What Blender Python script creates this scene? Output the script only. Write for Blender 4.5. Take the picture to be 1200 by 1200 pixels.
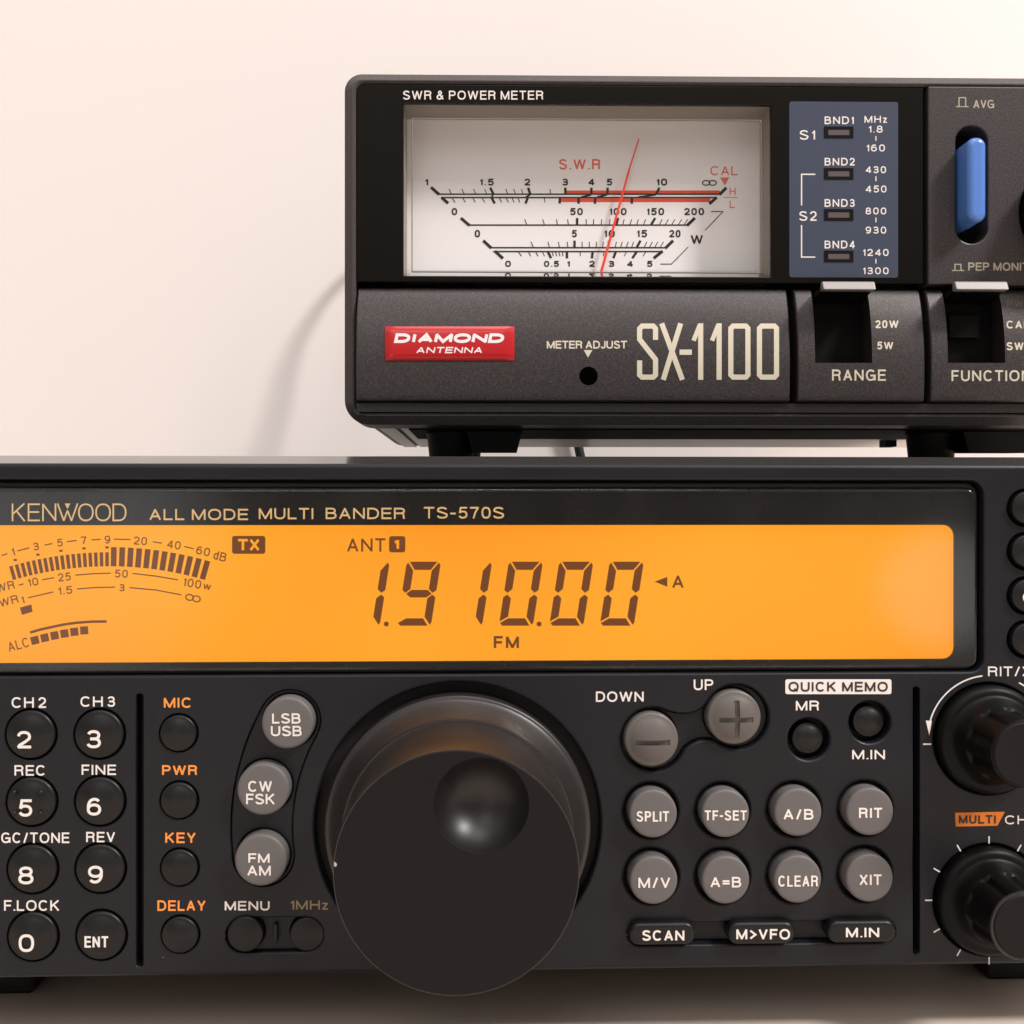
import bpy, bmesh, math, random
import numpy as np
from mathutils import Vector, Matrix
from mathutils.geometry import tessellate_polygon, delaunay_2d_cdt
random.seed(7)
S = bpy.context.scene
COL = S.collection
for o in list(bpy.data.objects):
    bpy.data.objects.remove(o)
R = math.radians
MM = 0.001

# ------------------------------------------------------------------ camera, world, lamps, exposure
FOC = 1400.0                      # focal length in pixels of the 1200 px photograph
EYE = Vector((0, 0, 0.100))
cam = bpy.data.cameras.new('camera')
cam.sensor_width = 36
cam.lens = 36 * FOC / 1200
cam.clip_start = 0.01
cam.clip_end = 50
cob = bpy.data.objects.new('camera', cam)
cob.location = EYE
cob.rotation_euler = (R(90), 0, 0)
COL.objects.link(cob)
S.camera = cob

W = bpy.data.worlds.new('World')
S.world = W
W.use_nodes = True
wn, wl = W.node_tree.nodes, W.node_tree.links
bg = wn['Background']
tc = wn.new('ShaderNodeTexCoord')
sep = wn.new('ShaderNodeSeparateXYZ')
wl.new(tc.outputs['Generated'], sep.inputs[0])
wr = wn.new('ShaderNodeValToRGB')
wr.color_ramp.elements[0].position = 0.53
wr.color_ramp.elements[0].color = (0.14, 0.12, 0.105, 1)
wr.color_ramp.elements[1].position = 0.85
wr.color_ramp.elements[1].color = (1.05, 0.98, 0.92, 1)
mp = wn.new('ShaderNodeMath'); mp.operation = 'MULTIPLY_ADD'
mp.inputs[1].default_value = 0.5; mp.inputs[2].default_value = 0.5
wl.new(sep.outputs[2], mp.inputs[0])
wl.new(mp.outputs[0], wr.inputs[0])
wl.new(wr.outputs[0], bg.inputs[0])
# two pale soft patches of the room behind the camera, seen again in the glossy windows
last = wr.outputs[0]
for d, lo, hi, amt in (((.405, -.912, -.06), .9983, .9997, 2.6), ((-.30, -.953, -.02), .986, .998, 1.5)):
    dt = wn.new('ShaderNodeVectorMath'); dt.operation = 'DOT_PRODUCT'
    nz = wn.new('ShaderNodeVectorMath'); nz.operation = 'NORMALIZE'
    wl.new(tc.outputs['Generated'], nz.inputs[0])
    wl.new(nz.outputs[0], dt.inputs[0])
    dt.inputs[1].default_value = Vector(d).normalized()
    mr = wn.new('ShaderNodeMapRange'); mr.interpolation_type = 'SMOOTHSTEP'
    mr.inputs['From Min'].default_value = lo; mr.inputs['From Max'].default_value = hi
    mr.inputs['To Max'].default_value = amt
    wl.new(dt.outputs['Value'], mr.inputs['Value'])
    ad = wn.new('ShaderNodeVectorMath'); ad.operation = 'ADD'
    wl.new(last, ad.inputs[0]); wl.new(mr.outputs[0], ad.inputs[1])
    last = ad.outputs[0]
wl.new(last, bg.inputs[0])
bg.inputs[1].default_value = 0.95


def area(name, loc, target, size, power, col, shape='DISK'):
    l = bpy.data.lights.new(name, 'AREA')
    l.shape = shape
    l.size = size
    l.energy = power
    l.color = col
    o = bpy.data.objects.new(name, l)
    o.location = loc
    o.rotation_euler = (Vector(target) - Vector(loc)).to_track_quat('-Z', 'Y').to_euler()
    COL.objects.link(o)
    return o


area('room_lamp', (1.80, -0.86, 2.14), (0.05, 0.30, 0.12), 0.52, 91, (1.0, 0.945, 0.91))
area('ceiling_lamp', (0.16, -0.35, 1.75), (0.08, 0.30, 0.15), 0.70, 7, (1.0, 0.95, 0.92))
area('bounce_fill', (-0.30, -1.45, 1.35), (0.05, 0.26, 0.05), 0.8, 4, (1.0, 0.94, 0.90))  # added fill lamp in place of room bounce, lightens the desk strip

S.view_settings.view_transform = 'Standard'
S.view_settings.look = 'None'
S.view_settings.gamma = 1
S.view_settings.exposure = 0
S.view_settings.use_curve_mapping = False
S.cycles.max_bounces = 8
S.cycles.transparent_max_bounces = 12


# ------------------------------------------------------------------ materials
def lin(c):
    return tuple((v / 255 / 12.92 if v / 255 <= .04045 else ((v / 255 + .055) / 1.055) ** 2.4) for v in c)


def mat(name, col, rough=.5, spec=.5, metal=0, bump=0, scale=4000, fleck=0, coat=0, blotch=0, dust=0):
    m = bpy.data.materials.new(name)
    m.use_nodes = True
    n, l = m.node_tree.nodes, m.node_tree.links
    p = n['Principled BSDF']
    p.inputs['Base Color'].default_value = (*col, 1)
    p.inputs['Roughness'].default_value = rough
    p.inputs['Specular IOR Level'].default_value = spec
    p.inputs['Metallic'].default_value = metal
    if coat:
        p.inputs['Coat Weight'].default_value = coat
        p.inputs['Coat Roughness'].default_value = .08
    t = n.new('ShaderNodeTexCoord')
    if bump:
        x = n.new('ShaderNodeTexNoise')
        x.inputs['Scale'].default_value = scale
        x.inputs['Detail'].default_value = 2
        l.new(t.outputs['Object'], x.inputs['Vector'])
        b = n.new('ShaderNodeBump')
        b.inputs['Strength'].default_value = bump
        b.inputs['Distance'].default_value = .0002
        l.new(x.outputs[0], b.inputs['Height'])
        l.new(b.outputs[0], p.inputs['Normal'])
    if fleck:                       # metal flakes in the paint
        v = n.new('ShaderNodeTexNoise')
        v.inputs['Scale'].default_value = 2600
        v.inputs['Detail'].default_value = 1
        l.new(t.outputs['Object'], v.inputs['Vector'])
        r = n.new('ShaderNodeValToRGB')
        e = r.color_ramp.elements
        e[0].position = .42; e[0].color = (*[c * (1 - fleck * .35) for c in col], 1)
        e[1].position = .72; e[1].color = (*[min(1, c * (1 + fleck * 2)) for c in col], 1)
        l.new(v.outputs[0], r.inputs[0])
        l.new(r.outputs[0], p.inputs['Base Color'])
    if blotch:                      # smudges and handling marks change the gloss
        v = n.new('ShaderNodeTexNoise')
        v.inputs['Scale'].default_value = 60
        v.inputs['Detail'].default_value = 6
        l.new(t.outputs['Object'], v.inputs['Vector'])
        r = n.new('ShaderNodeMapRange')
        r.inputs['From Min'].default_value = .35
        r.inputs['From Max'].default_value = .7
        r.inputs['To Min'].default_value = max(.02, rough - blotch)
        r.inputs['To Max'].default_value = rough + blotch
        l.new(v.outputs[0], r.inputs['Value'])
        l.new(r.outputs[0], p.inputs['Roughness'])
    if dust:                        # a few specks of pale dust
        v = n.new('ShaderNodeTexVoronoi'); v.inputs['Scale'].default_value = 260
        l.new(t.outputs['Object'], v.inputs['Vector'])
        sx = n.new('ShaderNodeSeparateColor'); l.new(v.outputs['Color'], sx.inputs[0])
        sz = n.new('ShaderNodeMapRange')
        sz.inputs['From Min'].default_value = 1 - dust; sz.inputs['From Max'].default_value = 1
        sz.inputs['To Min'].default_value = 0.0; sz.inputs['To Max'].default_value = .05
        l.new(sx.outputs[0], sz.inputs['Value'])
        lt = n.new('ShaderNodeMath'); lt.operation = 'LESS_THAN'
        l.new(v.outputs['Distance'], lt.inputs[0]); l.new(sz.outputs[0], lt.inputs[1])
        mx = n.new('ShaderNodeMix'); mx.data_type = 'RGBA'
        mx.inputs['A'].default_value = (*col, 1); mx.inputs['B'].default_value = (.45, .42, .40, 1)
        l.new(lt.outputs[0], mx.inputs['Factor'])
        l.new(mx.outputs['Result'], p.inputs['Base Color'])
    return m


def emit(name, col, strength=1.0, dcol=(.02, .01, .005)):
    m = mat(name, dcol, .6, .2)
    p = m.node_tree.nodes['Principled BSDF']
    p.inputs['Emission Color'].default_value = (*col, 1)
    p.inputs['Emission Strength'].default_value = strength
    return m


def clear(name, tint=(1, 1, 1), rough=.03, ior=1.45, gain=1.0):
    m = bpy.data.materials.new(name)
    m.use_nodes = True
    n, l = m.node_tree.nodes, m.node_tree.links
    n.remove(n['Principled BSDF'])
    tr = n.new('ShaderNodeBsdfTransparent'); tr.inputs[0].default_value = (*tint, 1)
    gl = n.new('ShaderNodeBsdfGlossy'); gl.inputs['Roughness'].default_value = rough
    lw = n.new('ShaderNodeFresnel'); lw.inputs[0].default_value = ior
    mx = n.new('ShaderNodeMixShader')
    sc = n.new('ShaderNodeMath'); sc.operation = 'MULTIPLY'; sc.inputs[1].default_value = gain
    sc.use_clamp = True
    ge = n.new('ShaderNodeNewGeometry')
    fr = n.new('ShaderNodeMath'); fr.operation = 'SUBTRACT'; fr.inputs[0].default_value = 1
    l.new(ge.outputs['Backfacing'], fr.inputs[1])
    m2 = n.new('ShaderNodeMath'); m2.operation = 'MULTIPLY'
    l.new(lw.outputs[0], sc.inputs[0])
    l.new(sc.outputs[0], m2.inputs[0]); l.new(fr.outputs[0], m2.inputs[1])
    l.new(m2.outputs[0], mx.inputs[0])
    l.new(tr.outputs[0], mx.inputs[1])
    l.new(gl.outputs[0], mx.inputs[2])
    l.new(mx.outputs[0], n['Material Output'].inputs[0])
    return m


M = dict(
    wall=mat('wall_paint', (.82, .765, .745), .8, .25, bump=.08, scale=900),
    desk=mat('desk_surface', (.66, .56, .485), .55, .4, bump=.05, scale=700),
    radio=mat('radio_plastic', (.0083, .0089, .0124), .40, .28, blotch=.07, bump=.22, scale=3800, dust=.10),
    radio_dark=mat('recess_plastic', (.010, .0095, .0095), .6, .3),
    case=mat('case_paint', (.045, .043, .043), .13, .7),
    rubber=mat('black_rubber', (.010, .0095, .009), .62, .3, bump=.2, scale=2500),
    keycap=mat('black_key', (.0065, .0063, .007), .38, .32, bump=.1, scale=5000),
    greykey=mat('grey_key', (.118, .109, .109), .5, .35, bump=.12, scale=5000),
    greydome=mat('grey_dome_key', (.105, .093, .088), .42, .4, bump=.1, scale=5000),
    knob=mat('knob_face', (.0092, .0082, .0088), .55, .14, bump=.12, scale=5000),
    knobside=mat('knob_side', (.012, .010, .010), .34, 1.0, bump=.06, scale=5000, blotch=.06, dust=.10),
    knobskirt=mat('knob_skirt', (.017, .0145, .0145), .38, .5, bump=.10, scale=5000, dust=.10),
    dimple=mat('knob_dimple', (.008, .0072, .0074), .40, .5, bump=.06, scale=4000, dust=.10),
    smallknob=mat('small_knob', (.0028, .0028, .0029), .42, .15, bump=.1, scale=4000),
    chip=mat('bare_metal_chip', (.42, .39, .37), .4, .5),
    white=mat('white_print', (.74, .69, .66), .55, .3),
    cream=mat('cream_print', (.62, .565, .45), .55, .3),
    midcream=mat('faded_print', (.37, .335, .26), .55, .3),
    dimcream=mat('glare_dim_print', (.10, .086, .066), .55, .3),  # cream print darkened in colour to imitate glare over the legends
    gold=mat('gold_print', (.62, .43, .20), .45, .4),
    dimgold=mat('dim_gold_print', (.22, .17, .09), .5, .4),
    orange=mat('orange_print', (.85, .28, .05), .5, .3),
    dorange=mat('dark_orange_print', (.62, .17, .02), .5, .3),
    dark=mat('dark_print', (.03, .026, .025), .55, .3),
    mask=mat('window_mask', (.0085, .0075, .0072), .28, .35, blotch=.08, dust=.10),
    lcd=emit('lcd_backlight', (1.0, .37, .018), 1.0, (.03, .014, .002)),
    seg=emit('lcd_segment', (.150, .042, .009), 1.0, (.02, .008, .004)),
    segfaint=emit('lcd_segment_faint', (.19, .056, .010), 1.0, (.02, .008, .004)),
    lens=clear('clear_window', rough=.06, ior=1.42),
    frame=mat('meter_plastic', (.040, .0335, .0335), .40, .5, bump=.2, scale=3600, fleck=.45),
    panel=mat('meter_panel_paint', (.036, .0300, .0305), .40, .55, metal=.25, bump=.2, scale=3600, fleck=.45),
    gloss=mat('gloss_black_window', (.0045, .0034, .0026), .12, .25, blotch=.05),
    blue=mat('blue_panel', (.044, .055, .090), .38, .4, bump=.04, scale=3000),
    lamp=mat('unlit_indicator', (.10, .08, .085), .3, .5),
    bluekey=mat('blue_key', (.085, .205, .58), .22, .6),
    dial=mat('dial_card', (.82, .80, .81), .6, .3),
    dialwall=mat('dial_housing', (.26, .23, .19), .45, .4),
    ridge=mat('cover_ridge', (.20, .175, .155), .3, .5),
    acrylic=clear('acrylic_lip', (.80, .79, .78), .02, 1.9, 4.0),
    dink=mat('dial_ink', (.022, .019, .018), .6, .25),
    dred=mat('dial_red', (.72, .075, .03), .55, .3),
    dredtext=mat('dial_red_text_glare', (.74, .15, .10), .55, .3),  # red lightened: the glare on the dial text is put into the colour
    needle=mat('needle_red', (.80, .055, .03), .45, .4),
    badge=mat('red_badge', (.46, .008, .012), .25, .4, coat=.2),
    badgeprint=mat('badge_print', (.80, .74, .74), .4, .4),
    steel=mat('zinc_plate', (.78, .72, .64), .33, .5, metal=.9),
    lever=mat('lever_paint', (.27, .25, .245), .38, .5, metal=.3, bump=.12, scale=3500),
    black=mat('matt_black', (.0035, .0033, .0033), .6, .12),
    cable=mat('cable_jacket', (.012, .012, .012), .5, .4),
)


# the backlight is a little uneven
_n, _l = M['lcd'].node_tree.nodes, M['lcd'].node_tree.links
_t = _n.new('ShaderNodeTexCoord'); _x = _n.new('ShaderNodeTexNoise'); _x.inputs['Scale'].default_value = 14; _x.inputs['Detail'].default_value = 1
_r = _n.new('ShaderNodeValToRGB')
_r.color_ramp.elements[0].position = .32; _r.color_ramp.elements[0].color = (1.0, .315, .012, 1)
_r.color_ramp.elements[1].position = .68; _r.color_ramp.elements[1].color = (1.0, .405, .022, 1)
_l.new(_t.outputs['Object'], _x.inputs['Vector']); _l.new(_x.outputs[0], _r.inputs[0])
_l.new(_r.outputs[0], _n['Principled BSDF'].inputs['Emission Color'])


# ------------------------------------------------------------------ frames: pixel of the photograph -> point on a surface
class Frame:
    def __init__(s, origin, yaw):
        s.o = Vector(origin)
        s.yaw = yaw
        s.inv = Matrix.Rotation(-yaw, 3, 'Z')

    def hit(s, px, py, y=0.0):
        d = s.inv @ Vector(((px - 600) / FOC, 1, -(py - 600) / FOC))
        c = s.inv @ (EYE - s.o)
        yy = y(0) if callable(y) else y
        for _ in range(8 if callable(y) else 1):
            t = (yy - c.y) / d.y
            p = c + d * t
            if callable(y):
                yy = y(p.z)
        return p

    def xz(s, px, py, y=0.0):
        p = s.hit(px, py, y)
        return p.x, p.z


RAD = Frame((0, 0.240, 0), R(2.1))
MET = Frame((0, 0.300, 0.1121), R(1.0))


# ------------------------------------------------------------------ mesh helpers
def link(name, verts, faces, m, parent=None, smooth=None, sharp_edges=None, mats=None, fmat=None):
    me = bpy.data.meshes.new(name)
    me.from_pydata([tuple(v) for v in verts], [], faces)
    me.validate()
    for x in (mats or [m]):
        me.materials.append(x)
    if fmat and len(fmat) == len(me.polygons):
        me.polygons.foreach_set('material_index', fmat)
    if smooth is not None:
        me.polygons.foreach_set('use_smooth', [True] * len(me.polygons))
        me.set_sharp_from_angle(angle=R(smooth))
    me.update()
    o = bpy.data.objects.new(name, me)
    COL.objects.link(o)
    if parent:
        o.parent = parent
    return o


def fixn(o):
    bm = bmesh.new()
    bm.from_mesh(o.data)
    bmesh.ops.recalc_face_normals(bm, faces=bm.faces)
    bm.to_mesh(o.data)
    bm.free()
    return o


class MB:
    def __init__(s):
        s.v, s.f = [], []

    def add(s, v, f):
        k = len(s.v)
        s.v += [tuple(p) for p in v]
        s.f += [tuple(i + k for i in q) for q in f]

    def box(s, x0, x1, y0, y1, z0, z1):
        s.add([(x, y, z) for x in (x0, x1) for y in (y0, y1) for z in (z0, z1)],
              [(0, 1, 3, 2), (4, 6, 7, 5), (0, 4, 5, 1), (2, 3, 7, 6), (0, 2, 6, 4), (1, 5, 7, 3)])

    def build(s, name, m, parent=None, smooth=None):
        return link(name, s.v, s.f, m, parent, smooth)


def area2(p):
    return sum(p[i][0] * p[(i + 1) % len(p)][1] - p[(i + 1) % len(p)][0] * p[i][1] for i in range(len(p)))


def ccw(p):
    return p if area2(p) > 0 else p[::-1]


def offset(p, d):
    """Move a CCW loop inwards by d (outwards when negative)."""
    n = len(p)
    out = []
    for i in range(n):
        a, b, c = Vector(p[i - 1]), Vector(p[i]), Vector(p[(i + 1) % n])
        u = (b - a).normalized()
        w = (c - b).normalized()
        n1 = Vector((-u.y, u.x)); n2 = Vector((-w.y, w.x))
        k = n1 + n2
        q = max(.25, k.dot(k) / 2)
        out.append(tuple(b + k * (d / q)))
    return out


def circ(cx, cz, r, n=56):
    return [(cx + r * math.cos(2 * math.pi * i / n), cz + r * math.sin(2 * math.pi * i / n)) for i in range(n)]


def rrect(x0, z0, x1, z1, r, n=8):
    x0, x1 = min(x0, x1), max(x0, x1)
    z0, z1 = min(z0, z1), max(z0, z1)
    rs = r if isinstance(r, (tuple, list)) else (r,) * 4       # bl br tr tl
    out = []
    for (cx, cz, a, q) in ((x0, z0, 180, rs[0]), (x1, z0, 270, rs[1]), (x1, z1, 0, rs[2]), (x0, z1, 90, rs[3])):
        sx = 1 if a in (180, 90) else -1
        sz = 1 if a in (180, 270) else -1
        for i in range(n + 1):
            t = R(a + 90 * i / n)
            out.append((cx + sx * q + q * math.cos(t), cz + sz * q + q * math.sin(t)))
    return out


def capsule_path(pts, r, n=14):
    """Outline of a band of half width r that follows a polyline."""
    P = [Vector(p) for p in pts]
    left, right = [], []
    for i, p in enumerate(P):
        if i == 0: t = P[1] - P[0]
        elif i == len(P) - 1: t = P[-1] - P[-2]
        else: t = (P[i + 1] - P[i]).normalized() + (P[i] - P[i - 1]).normalized()
        t.normalize()
        nn = Vector((-t.y, t.x))
        left.append(p + nn * r); right.append(p - nn * r)
    t = (P[-1] - P[-2]).normalized(); a = math.atan2(t.y, t.x)
    cap1 = [P[-1] + Vector((math.cos(a - math.pi / 2 + math.pi * i / n), math.sin(a - math.pi / 2 + math.pi * i / n))) * r for i in range(1, n)]
    t = (P[0] - P[1]).normalized(); a = math.atan2(t.y, t.x)
    cap0 = [P[0] + Vector((math.cos(a - math.pi / 2 + math.pi * i / n), math.sin(a - math.pi / 2 + math.pi * i / n))) * r for i in range(1, n)]
    return ccw([tuple(v) for v in right + cap1 + left[::-1] + cap0])


def plate(name, outer, holes, y0, thick, bevel, m, parent, segs=3, hbevel=None, back=True):
    """A flat plate facing -Y with rounded front edges, also round its holes."""
    hb = bevel if hbevel is None else hbevel
    loops = [(ccw(outer), bevel)] + [(ccw(h)[::-1], hb if not isinstance(hb, (list, tuple)) else hb[i]) for i, h in enumerate(holes)]
    V, Fc, cap = [], [], []
    fronts = []
    for lp, b in loops:
        rings = []
        for s in range(segs + 1):
            a = (math.pi / 2) * s / segs
            rings.append((b * (1 - math.sin(a)), y0 + b * (1 - math.cos(a))) if b else (0, y0))
        if not b:
            rings = rings[:1]
        rings.append((0, y0 + thick))
        base = len(V)
        n = len(lp)
        for (ins, y) in rings:
            V += [(p[0], y, p[1]) for p in (offset(lp, ins) if ins else lp)]
        for k in range(len(rings) - 1):
            for i in range(n):
                j = (i + 1) % n
                Fc.append((base + k * n + i, base + k * n + j, base + (k + 1) * n + j, base + (k + 1) * n + i)[::-1])
        fronts.append((base, n, base + (len(rings) - 1) * n))
    idx = [b + i for b, n, _ in fronts for i in range(n)]
    tri = tessellate_polygon([[Vector((V[b + i][0], V[b + i][2], 0)) for i in range(n)] for b, n, _ in fronts])
    for t in tri:
        q = [idx[i] for i in t]
        a = [(V[i][0], V[i][2]) for i in q]
        Fc.append(tuple(q) if area2(a) > 0 else tuple(q[::-1]))
    if back:
        idb = [b2 + i for _, n, b2 in fronts for i in range(n)]
        for t in tri:
            q = [idb[i] for i in t]
            a = [(V[i][0], V[i][2]) for i in q]
            Fc.append(tuple(q) if area2(a) < 0 else tuple(q[::-1]))
    o = link(name, V, Fc, m, parent)
    me = o.data
    me.polygons.foreach_set('use_smooth', [True] * len(me.polygons))
    me.set_sharp_from_angle(angle=R(40))
    # keep the flat front flat: its rim is a hard edge
    fset = set()
    for b, n, _ in fronts:
        for i in range(n):
            fset.add(tuple(sorted((b + i, b + (i + 1) % n))))
    at = me.attributes.get('sharp_edge') or me.attributes.new('sharp_edge', 'BOOLEAN', 'EDGE')
    for e in me.edges:
        if tuple(sorted(e.vertices)) in fset:
            at.data[e.index].value = True
    return fixn(o) if False else o


def lathe(name, prof, cx, cz, m, parent, n=96, smooth=35, flute=None, cap0=True, cap1=True):
    """prof: list of (radius, y); spun about the local Y axis through (cx, cz)."""
    V, Fc = [], []
    tip = prof[-1][0] <= 1e-7
    for k, (r, y) in enumerate(prof[:-1] if tip else prof):
        for i in range(n):
            a = 2 * math.pi * i / n
            q = r
            if flute and flute[0] <= k <= flute[1]:
                q = r * (1 - flute[3] * (0.5 + 0.5 * math.cos(a * flute[2])) ** 3)
            V.append((cx + q * math.cos(a), y, cz + q * math.sin(a)))
    for k in range(len(prof) - (2 if tip else 1)):
        for i in range(n):
            j = (i + 1) % n
            Fc.append((k * n + i, k * n + j, (k + 1) * n + j, (k + 1) * n + i))
    if tip:
        V.append((cx, prof[-1][1], cz))
        Fc += [((len(prof) - 2) * n + i, (len(prof) - 2) * n + (i + 1) % n, len(V) - 1) for i in range(n)]
    elif cap1:
        Fc.append(tuple((len(prof) - 1) * n + i for i in range(n)))
    if prof[0][0] > 1e-7 and cap0:
        Fc.append(tuple(range(n))[::-1])
    return fixn(link(name, V, Fc, m, parent, smooth))


def boolean(o, cutters):
    for c in cutters:
        c.parent = o.parent
        md = o.modifiers.new('cut', 'BOOLEAN')
        md.operation = 'DIFFERENCE'
        md.solver = 'EXACT'
        md.object = c
    bpy.context.view_layer.update()
    dg = bpy.context.evaluated_depsgraph_get()
    me = bpy.data.meshes.new_from_object(o.evaluated_get(dg))
    o.modifiers.clear()
    old = o.data
    o.data = me
    for c in cutters:
        bpy.data.objects.remove(c)
    return o


# ------------------------------------------------------------------ lettering: stroke alphabet drawn as ribbons on a surface
def arc(cx, cy, rx, ry, a0, a1, n=14, e=2.25):
    out = []
    for i in range(n + 1):
        t = R(a0 + (a1 - a0) * i / n)
        c, s = math.cos(t), math.sin(t)
        out.append((cx + rx * math.copysign(abs(c) ** (2 / e), c), cy + ry * math.copysign(abs(s) ** (2 / e), s)))
    return out


G = {
    'A': (.88, [[(0, -.05), (.5, 1), (1, -.05)], [(.17, .30), (.83, .30)]]),
    'B': (.82, [[(0, 0), (0, 1), (.5, 1)] + arc(.5, .77, .42, .23, 90, -90) + [(0, .54)], [(.5, .54)] + arc(.54, .27, .46, .27, 90, -90) + [(0, 0), (0, .1)]]),
    'C': (.90, [arc(.5, .5, .5, .5, 40, 320, 28)]),
    'D': (.88, [[(0, 0), (0, 1), (.42, 1)] + arc(.42, .5, .58, .5, 90, -90, 20) + [(0, 0), (0, .1)]]),
    'E': (.76, [[(1, 0), (0, 0), (0, 1), (1, 1)], [(0, .52), (.92, .52)]]),
    'F': (.70, [[(0, -.07), (0, 1), (1, 1)], [(0, .50), (.88, .50)]]),
    'G': (.95, [arc(.5, .5, .5, .5, 42, 335, 28) + [(1, .46), (.55, .46)], [(1, .46), (1, -.05)]]),
    'H': (.86, [[(0, -.07), (0, 1.07)], [(1, -.07), (1, 1.07)], [(0, .52), (1, .52)]]),
    'I': (.0, [[(.5, -.07), (.5, 1.07)]]),
    'J': (.62, [arc(.5, .3, .5, .3, 190, 360, 14) + [(1, 1.07)]]),
    'K': (.86, [[(0, -.07), (0, 1.07)], [(.97, 1.06), (0, .38)], [(.32, .60), (1, -.06)]]),
    'L': (.68, [[(0, 1.07), (0, 0), (1, 0)]]),
    'M': (1.02, [[(0, -.07), (0, 1), (.5, 0), (1, 1), (1, -.07)]]),
    'N': (.88, [[(0, -.07), (0, 1), (1, 0), (1, 1.07)]]),
    'O': (.98, [arc(.5, .5, .5, .5, 0, 360, 36)]),
    'P': (.80, [[(0, -.07), (0, 1), (.5, 1)] + arc(.55, .74, .45, .26, 90, -90) + [(0, .48)]]),
    'Q': (.98, [arc(.5, .5, .5, .5, 0, 360, 36), [(.58, .26), (.98, -.06)]]),
    'R': (.86, [[(0, -.07), (0, 1), (.5, 1)] + arc(.53, .755, .43, .245, 90, -90) + [(0, .51)], [(.5, .51)] + arc(.66, .33, .24, .18, 90, 0, 6) + [(.92, .08), (.98, -.06)]]),
    'S': (.82, [arc(.5, .75, .45, .25, 15, 90, 6) + arc(.5, .755, .47, .245, 90, 200, 10) + [(.3, .58), (.72, .45)] + arc(.5, .255, .5, .255, 20, -90, 10) + arc(.5, .26, .5, .26, -90, -170, 8)]),
    'T': (.78, [[(0, 1), (1, 1)], [(.5, 1), (.5, -.07)]]),
    'U': (.85, [[(0, 1.07), (0, .36)] + arc(.5, .36, .5, .36, 180, 360, 18) + [(1, 1.07)]]),
    'V': (.86, [[(0, 1.05), (.5, 0), (1, 1.05)]]),
    'W': (1.26, [[(0, 1.05), (.25, 0), (.5, 1), (.75, 0), (1, 1.05)]]),
    'X': (.84, [[(0, 1.05), (1, -.05)], [(1, 1.05), (0, -.05)]]),
    'Y': (.86, [[(0, 1.05), (.5, .42), (1, 1.05)], [(.5, .42), (.5, -.07)]]),
    'Z': (.78, [[(0, 1), (1, 1), (0, 0), (1, 0)]]),
    '0': (.68, [arc(.5, .5, .5, .5, 0, 360, 32, 2.5)]),
    '1': (.36, [[(.95, -.07), (.95, 1.04)], [(.95, .98), (.7, .80), (0, .76)]]),
    '2': (.68, [arc(.5, .70, .48, .30, 175, -25, 16) + [(.62, .36), (.12, .12), (.02, 0), (1, 0)]]),
    '3': (.68, [arc(.48, .755, .44, .245, 165, -90, 16), arc(.48, .265, .50, .265, 90, -165, 16), [(.3, .52), (.5, .52)]]),
    '4': (.72, [[(.78, -.07), (.78, 1), (0, .26), (1.0, .26)]]),
    '5': (.68, [[(.95, 1), (.2, 1), (.08, .50)] + arc(.5, .315, .5, .315, 140, -160, 20)]),
    '6': (.68, [arc(.5, .31, .5, .31, 180, -180, 24), arc(.56, .42, .56, .58, 180, 90, 10) + arc(.52, .77, .40, .23, 85, 20, 5)]),
    '7': (.68, [[(0, 1), (1, 1), (.62, .55), (.36, -.07)]]),
    '8': (.68, [arc(.5, .765, .43, .235, 0, 360, 24), arc(.5, .265, .5, .265, 0, 360, 24)]),
    '9': (.68, [arc(.5, .69, .5, .31, 0, 360, 24), arc(.44, .58, .56, .58, 0, -90, 10) + arc(.48, .23, .40, .23, -95, -160, 5)]),
    '-': (.42, [[(0, .42), (1, .42)]]),
    '.': (.0, [[(.5, -.075), (.5, .085)]]),
    '/': (.50, [[(0, -.06), (1, 1.06)]]),
    '=': (.62, [[(0, .62), (1, .62)], [(0, .34), (1, .34)]]),
    '>': (.66, [[(0, .92), (1, .46), (0, 0)]]),
    '&': (.86, [[(1, -.03), (.28, .70)] + arc(.46, .80, .22, .20, 190, -20, 12) + [(.55, .60), (.2, .42)] + arc(.36, .25, .36, .25, 130, 300, 12) + [(.7, .14), (.92, .46)]]),
    'z': (.52, [[(0, .68), (1, .68), (0, 0), (1, 0)]]),
    'd': (.60, [arc(.5, .36, .5, .36, 0, 360, 22), [(1, -.07), (1, 1.07)]]),
    'w': (.80, [[(0, .74), (.25, 0), (.5, .7), (.75, 0), (1, .74)]]),
    '~': (1.5, [arc(.26, .46, .26, .36, 0, 360, 24, 2), arc(.74, .46, .26, .36, 0, 360, 24, 2)]),      # infinity
}


def ribbon(pts, w):
    """Quads of a stroke of width w with mitred joints."""
    P = [Vector(p) for p in pts]
    Q = [P[0]]
    for p in P[1:]:
        if (p - Q[-1]).length > 1e-5:
            Q.append(p)
    P = Q
    if len(P) < 2:
        return [], []
    closed = (P[0] - P[-1]).length < 1e-3 and len(P) > 4
    V = []
    n = len(P)
    for i in range(n):
        a = P[i - 1] if i else (P[-2] if closed else None)
        c = P[i + 1] if i < n - 1 else (P[1] if closed else None)
        u = (P[i] - a).normalized() if a is not None else None
        v = (c - P[i]).normalized() if c is not None else None
        if u is None: u = v
        if v is None: v = u
        n1, n2 = Vector((-u.y, u.x)), Vector((-v.y, v.x))
        k = n1 + n2
        if k.length < .3:
            k = n1.copy(); q = 1
        else:
            q = max(.30, k.dot(k) / 2)
        o = k * (w / 2 / q)
        if o.length > w * 1.15:
            o = o.normalized() * w * 1.15
        V += [P[i] + o, P[i] - o]
    F = [(2 * i, 2 * i + 1, 2 * i + 3, 2 * i + 2) for i in range(n - 1)]
    return V, F


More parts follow.
